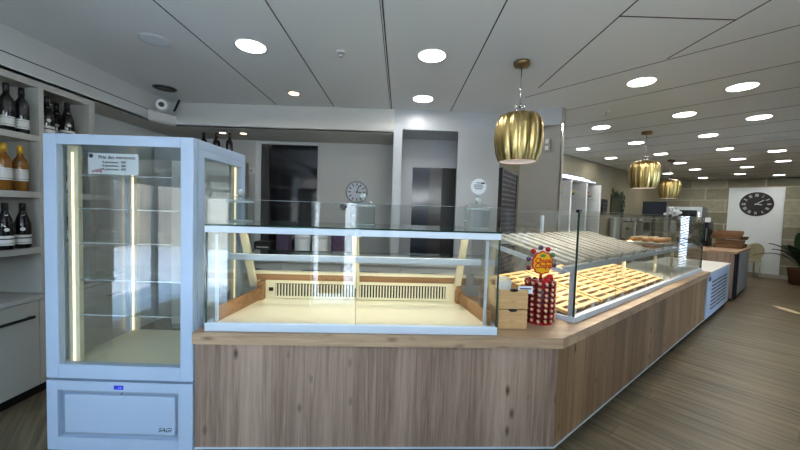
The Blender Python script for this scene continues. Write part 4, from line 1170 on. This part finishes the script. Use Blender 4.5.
t = thing('dining_chair', 'cream oval-backed dining chair against the white panel below the clock', 'chair', W(10.55, .15, 0), YC+PI/2+.45)
obj('seat', lathe(BM(), [(.20, .44), (.225, .45), (.225, .475), (.20, .485)], 32), M['chair'], t)
def leg(x, y, sp): 
    b = BM(); tube(b, [(x, y, .45), (x+sp*.35, y+sp*.3*(1 if y > 0 else -1), .22), (x+sp*.8*(1 if x > 0 else -1), y+sp*.6*(1 if y > 0 else -1), 0)], [.022, .018, .012], 10); return b
for x, y in ((.16, -.16), (-.16, -.16), (.15, .17), (-.15, .17)): obj('leg', leg(x, y, .03), M['chair'], t)
R = Matrix.Translation((0, .20, .72)) @ Matrix.Rotation(-.16, 4, 'X') @ Matrix.Rotation(PI/2, 4, 'X') @ Matrix.Diagonal((.82, 1.02, 1, 1))
bk = obj('backrest', lathe(BM(), [(.20, -.006), (.20, .006)], 36, M4=R), M['chair'], t)
pts = [R @ Vector((.225*math.cos(k*PI/16), .225*math.sin(k*PI/16), 0)) for k in range(33)]
obj('back_frame', tube(BM(), pts, .016, 8), M['chair'], bk)
for x in (-.14, .14): obj('back_support', tube(BM(), [(x, .17, .45), (x*.95, .195, .60)], .016, 8), M['chair'], t)

t.scale = (.94, .94, .94)
t = thing('potted_plant', 'dark green strap-leaved plant in a brown pot at the right edge', 'plant', W(10.2, -.73, 0), 0)
obj('pot', lathe(BM(), [(.14, 0), (.19, .02), (.24, .36), (.25, .38), (.22, .385), (.21, .34)], 28), M['pot'], t)
obj('soil', lathe(BM(), [(.215, .33), (.21, .34)], 24), M['wickerd'], t)
b = BM()
for i in range(17):
    a = i*2.4+.3; ln = .7+.3*random.random(); lean = .45+.7*random.random(); pts = []; lean *= 1-.6*max(0, math.cos(a-YC))
    ws = []
    for k in range(11):
        u = k/10
        r = ln*lean*u*(.8+.2*u); z = .34+ln*1.25*u-ln*.95*lean*u*u
        pts.append(Vector((math.cos(a)*r, math.sin(a)*r, z))); ws.append(.012+.10*max(0, math.sin(PI*min(1, max(0, u-.22)/.78*.97+.02)))**.8)
    side = Vector((-math.sin(a), math.cos(a), 0)); last = None
    for p, w_ in zip(pts, ws):
        ring = [b.verts.new(p-side*w_+Vector((0, 0, .018))), b.verts.new(p), b.verts.new(p+side*w_+Vector((0, 0, .018)))]
        if last:
            for q in (0, 1):
                f = b.faces.new([last[q], last[q+1], ring[q+1], ring[q]]); f.smooth = True
        last = ring
obj('leaves', b, M['leaf'], t)

# ------------------------------------------------------------------ light
def area(name, loc, rot, sx, sy, power, col=(1, 1, 1)):
    l = bpy.data.lights.new(name, 'AREA'); l.shape = 'RECTANGLE'; l.size = sx; l.size_y = sy; l.energy = power; l.color = col
    o = bpy.data.objects.new(name, l); COL.objects.link(o); o.location = loc; o.rotation_euler = rot; return o
warm = (1, .93, .80)
area('case_light', Fp(.86, .30, TZ+.545), (0, 0, YF), 1.5, .02, 3.3, warm)
area('shelf_light', Fp(.86, .37, TZ+.338), (0, 0, YF), 1.5, .02, 1.5, warm)
area('tray_light', W(1.6, .19, TZ+.29), (math.radians(10), 0, YC), 2.6, .02, 12, warm)
area('tray_light', W(2.2, .62, TZ+.40), (0, 0, YC), 3.4, .03, 12, warm)
area('tray_light', W(2.1, .5, TZ+.69), (0, 0, YC), 3.4, .03, 5, (1, .95, .85))
for p in ((-1.102, 2.444), (.195, 2.503), (.193, 3.453)):
    area('downlight_beam', (p[0], p[1], CEIL-.02), (0, 0, 0), .15, .15, 4, (1, .98, .95))
for k, pts in rows.items():
    for s, n in pts:
        p = W(s, n, CEIL-.02); area('downlight_beam', p, (0, 0, 0), .15, .15, 4.5, (1, .96, .88))
area('front_fill', (.9, -1.0, 1.8), (PI-.55, 0, 0), 2.0, .25, 60, (.88, .95, 1))  # unseen fill lamp, added to brighten the ceiling nearest the camera
sun = bpy.data.lights.new('sun', 'SUN'); sun.energy = 55; sun.angle = .01; sun.color = (1, .96, .9)
so = bpy.data.objects.new('sun', sun); COL.objects.link(so); so.rotation_euler = Vector((-.3, -.33, -.85)).to_track_quat('-Z', 'Y').to_euler()

wd = bpy.data.worlds.new('sky'); SC.world = wd; wd.use_nodes = True
nt = wd.node_tree; bg = nt.nodes['Background']
tc = nt.nodes.new('ShaderNodeTexCoord'); sp = nt.nodes.new('ShaderNodeSeparateXYZ'); rp = nt.nodes.new('ShaderNodeValToRGB')
nt.links.new(tc.outputs['Generated'], sp.inputs[0]); nt.links.new(sp.outputs['Z'], rp.inputs['Fac'])
rp.color_ramp.elements[0].color = (.60, .80, 1, 1); rp.color_ramp.elements[1].color = (.40, .64, 1, 1)
nt.links.new(rp.outputs[0], bg.inputs['Color']); bg.inputs['Strength'].default_value = 12

# ------------------------------------------------------------------ camera
cd = bpy.data.cameras.new('camera'); cam = bpy.data.objects.new('camera', cd); COL.objects.link(cam)
cd.sensor_width = 36; cd.lens = 335.25/800*36; cd.clip_start = .02
PT, RO = .0450, .03154
fw = Vector((0, math.cos(PT), -math.sin(PT))); r0 = Vector((1, 0, 0)); u0 = r0.cross(fw)
r = r0*math.cos(RO)+u0*math.sin(RO); u = u0*math.cos(RO)-r0*math.sin(RO)
mw = Matrix((r, u, -fw)).transposed().to_4x4(); mw.translation = (0, 0, 1.45)
cam.matrix_world = mw; SC.camera = cam

SC.view_settings.view_transform = 'Standard'; SC.view_settings.look = 'None'
# spot lamp added outside the assumed side window to cast the floor's sun streak
sl = bpy.data.lights.new('added_streak_spot', 'SPOT'); sl.energy = 16000; sl.spot_size = math.radians(1.3); sl.spot_blend = .1; sl.shadow_soft_size = .01
o = bpy.data.objects.new('added_streak_spot', sl); COL.objects.link(o); o.location = W(1.2, -4.6, 2.25); o.rotation_euler = (W(6.55, -.66, 0)-W(1.2, -4.6, 2.25)).to_track_quat('-Z', 'Y').to_euler()
SC.view_settings.exposure = .12; SC.view_settings.gamma = .93
cy = SC.cycles
cy.use_denoising = True; cy.max_bounces = 10; cy.transparent_max_bounces = 24; cy.caustics_reflective = False; cy.caustics_refractive = False
cy.sample_clamp_indirect = 4
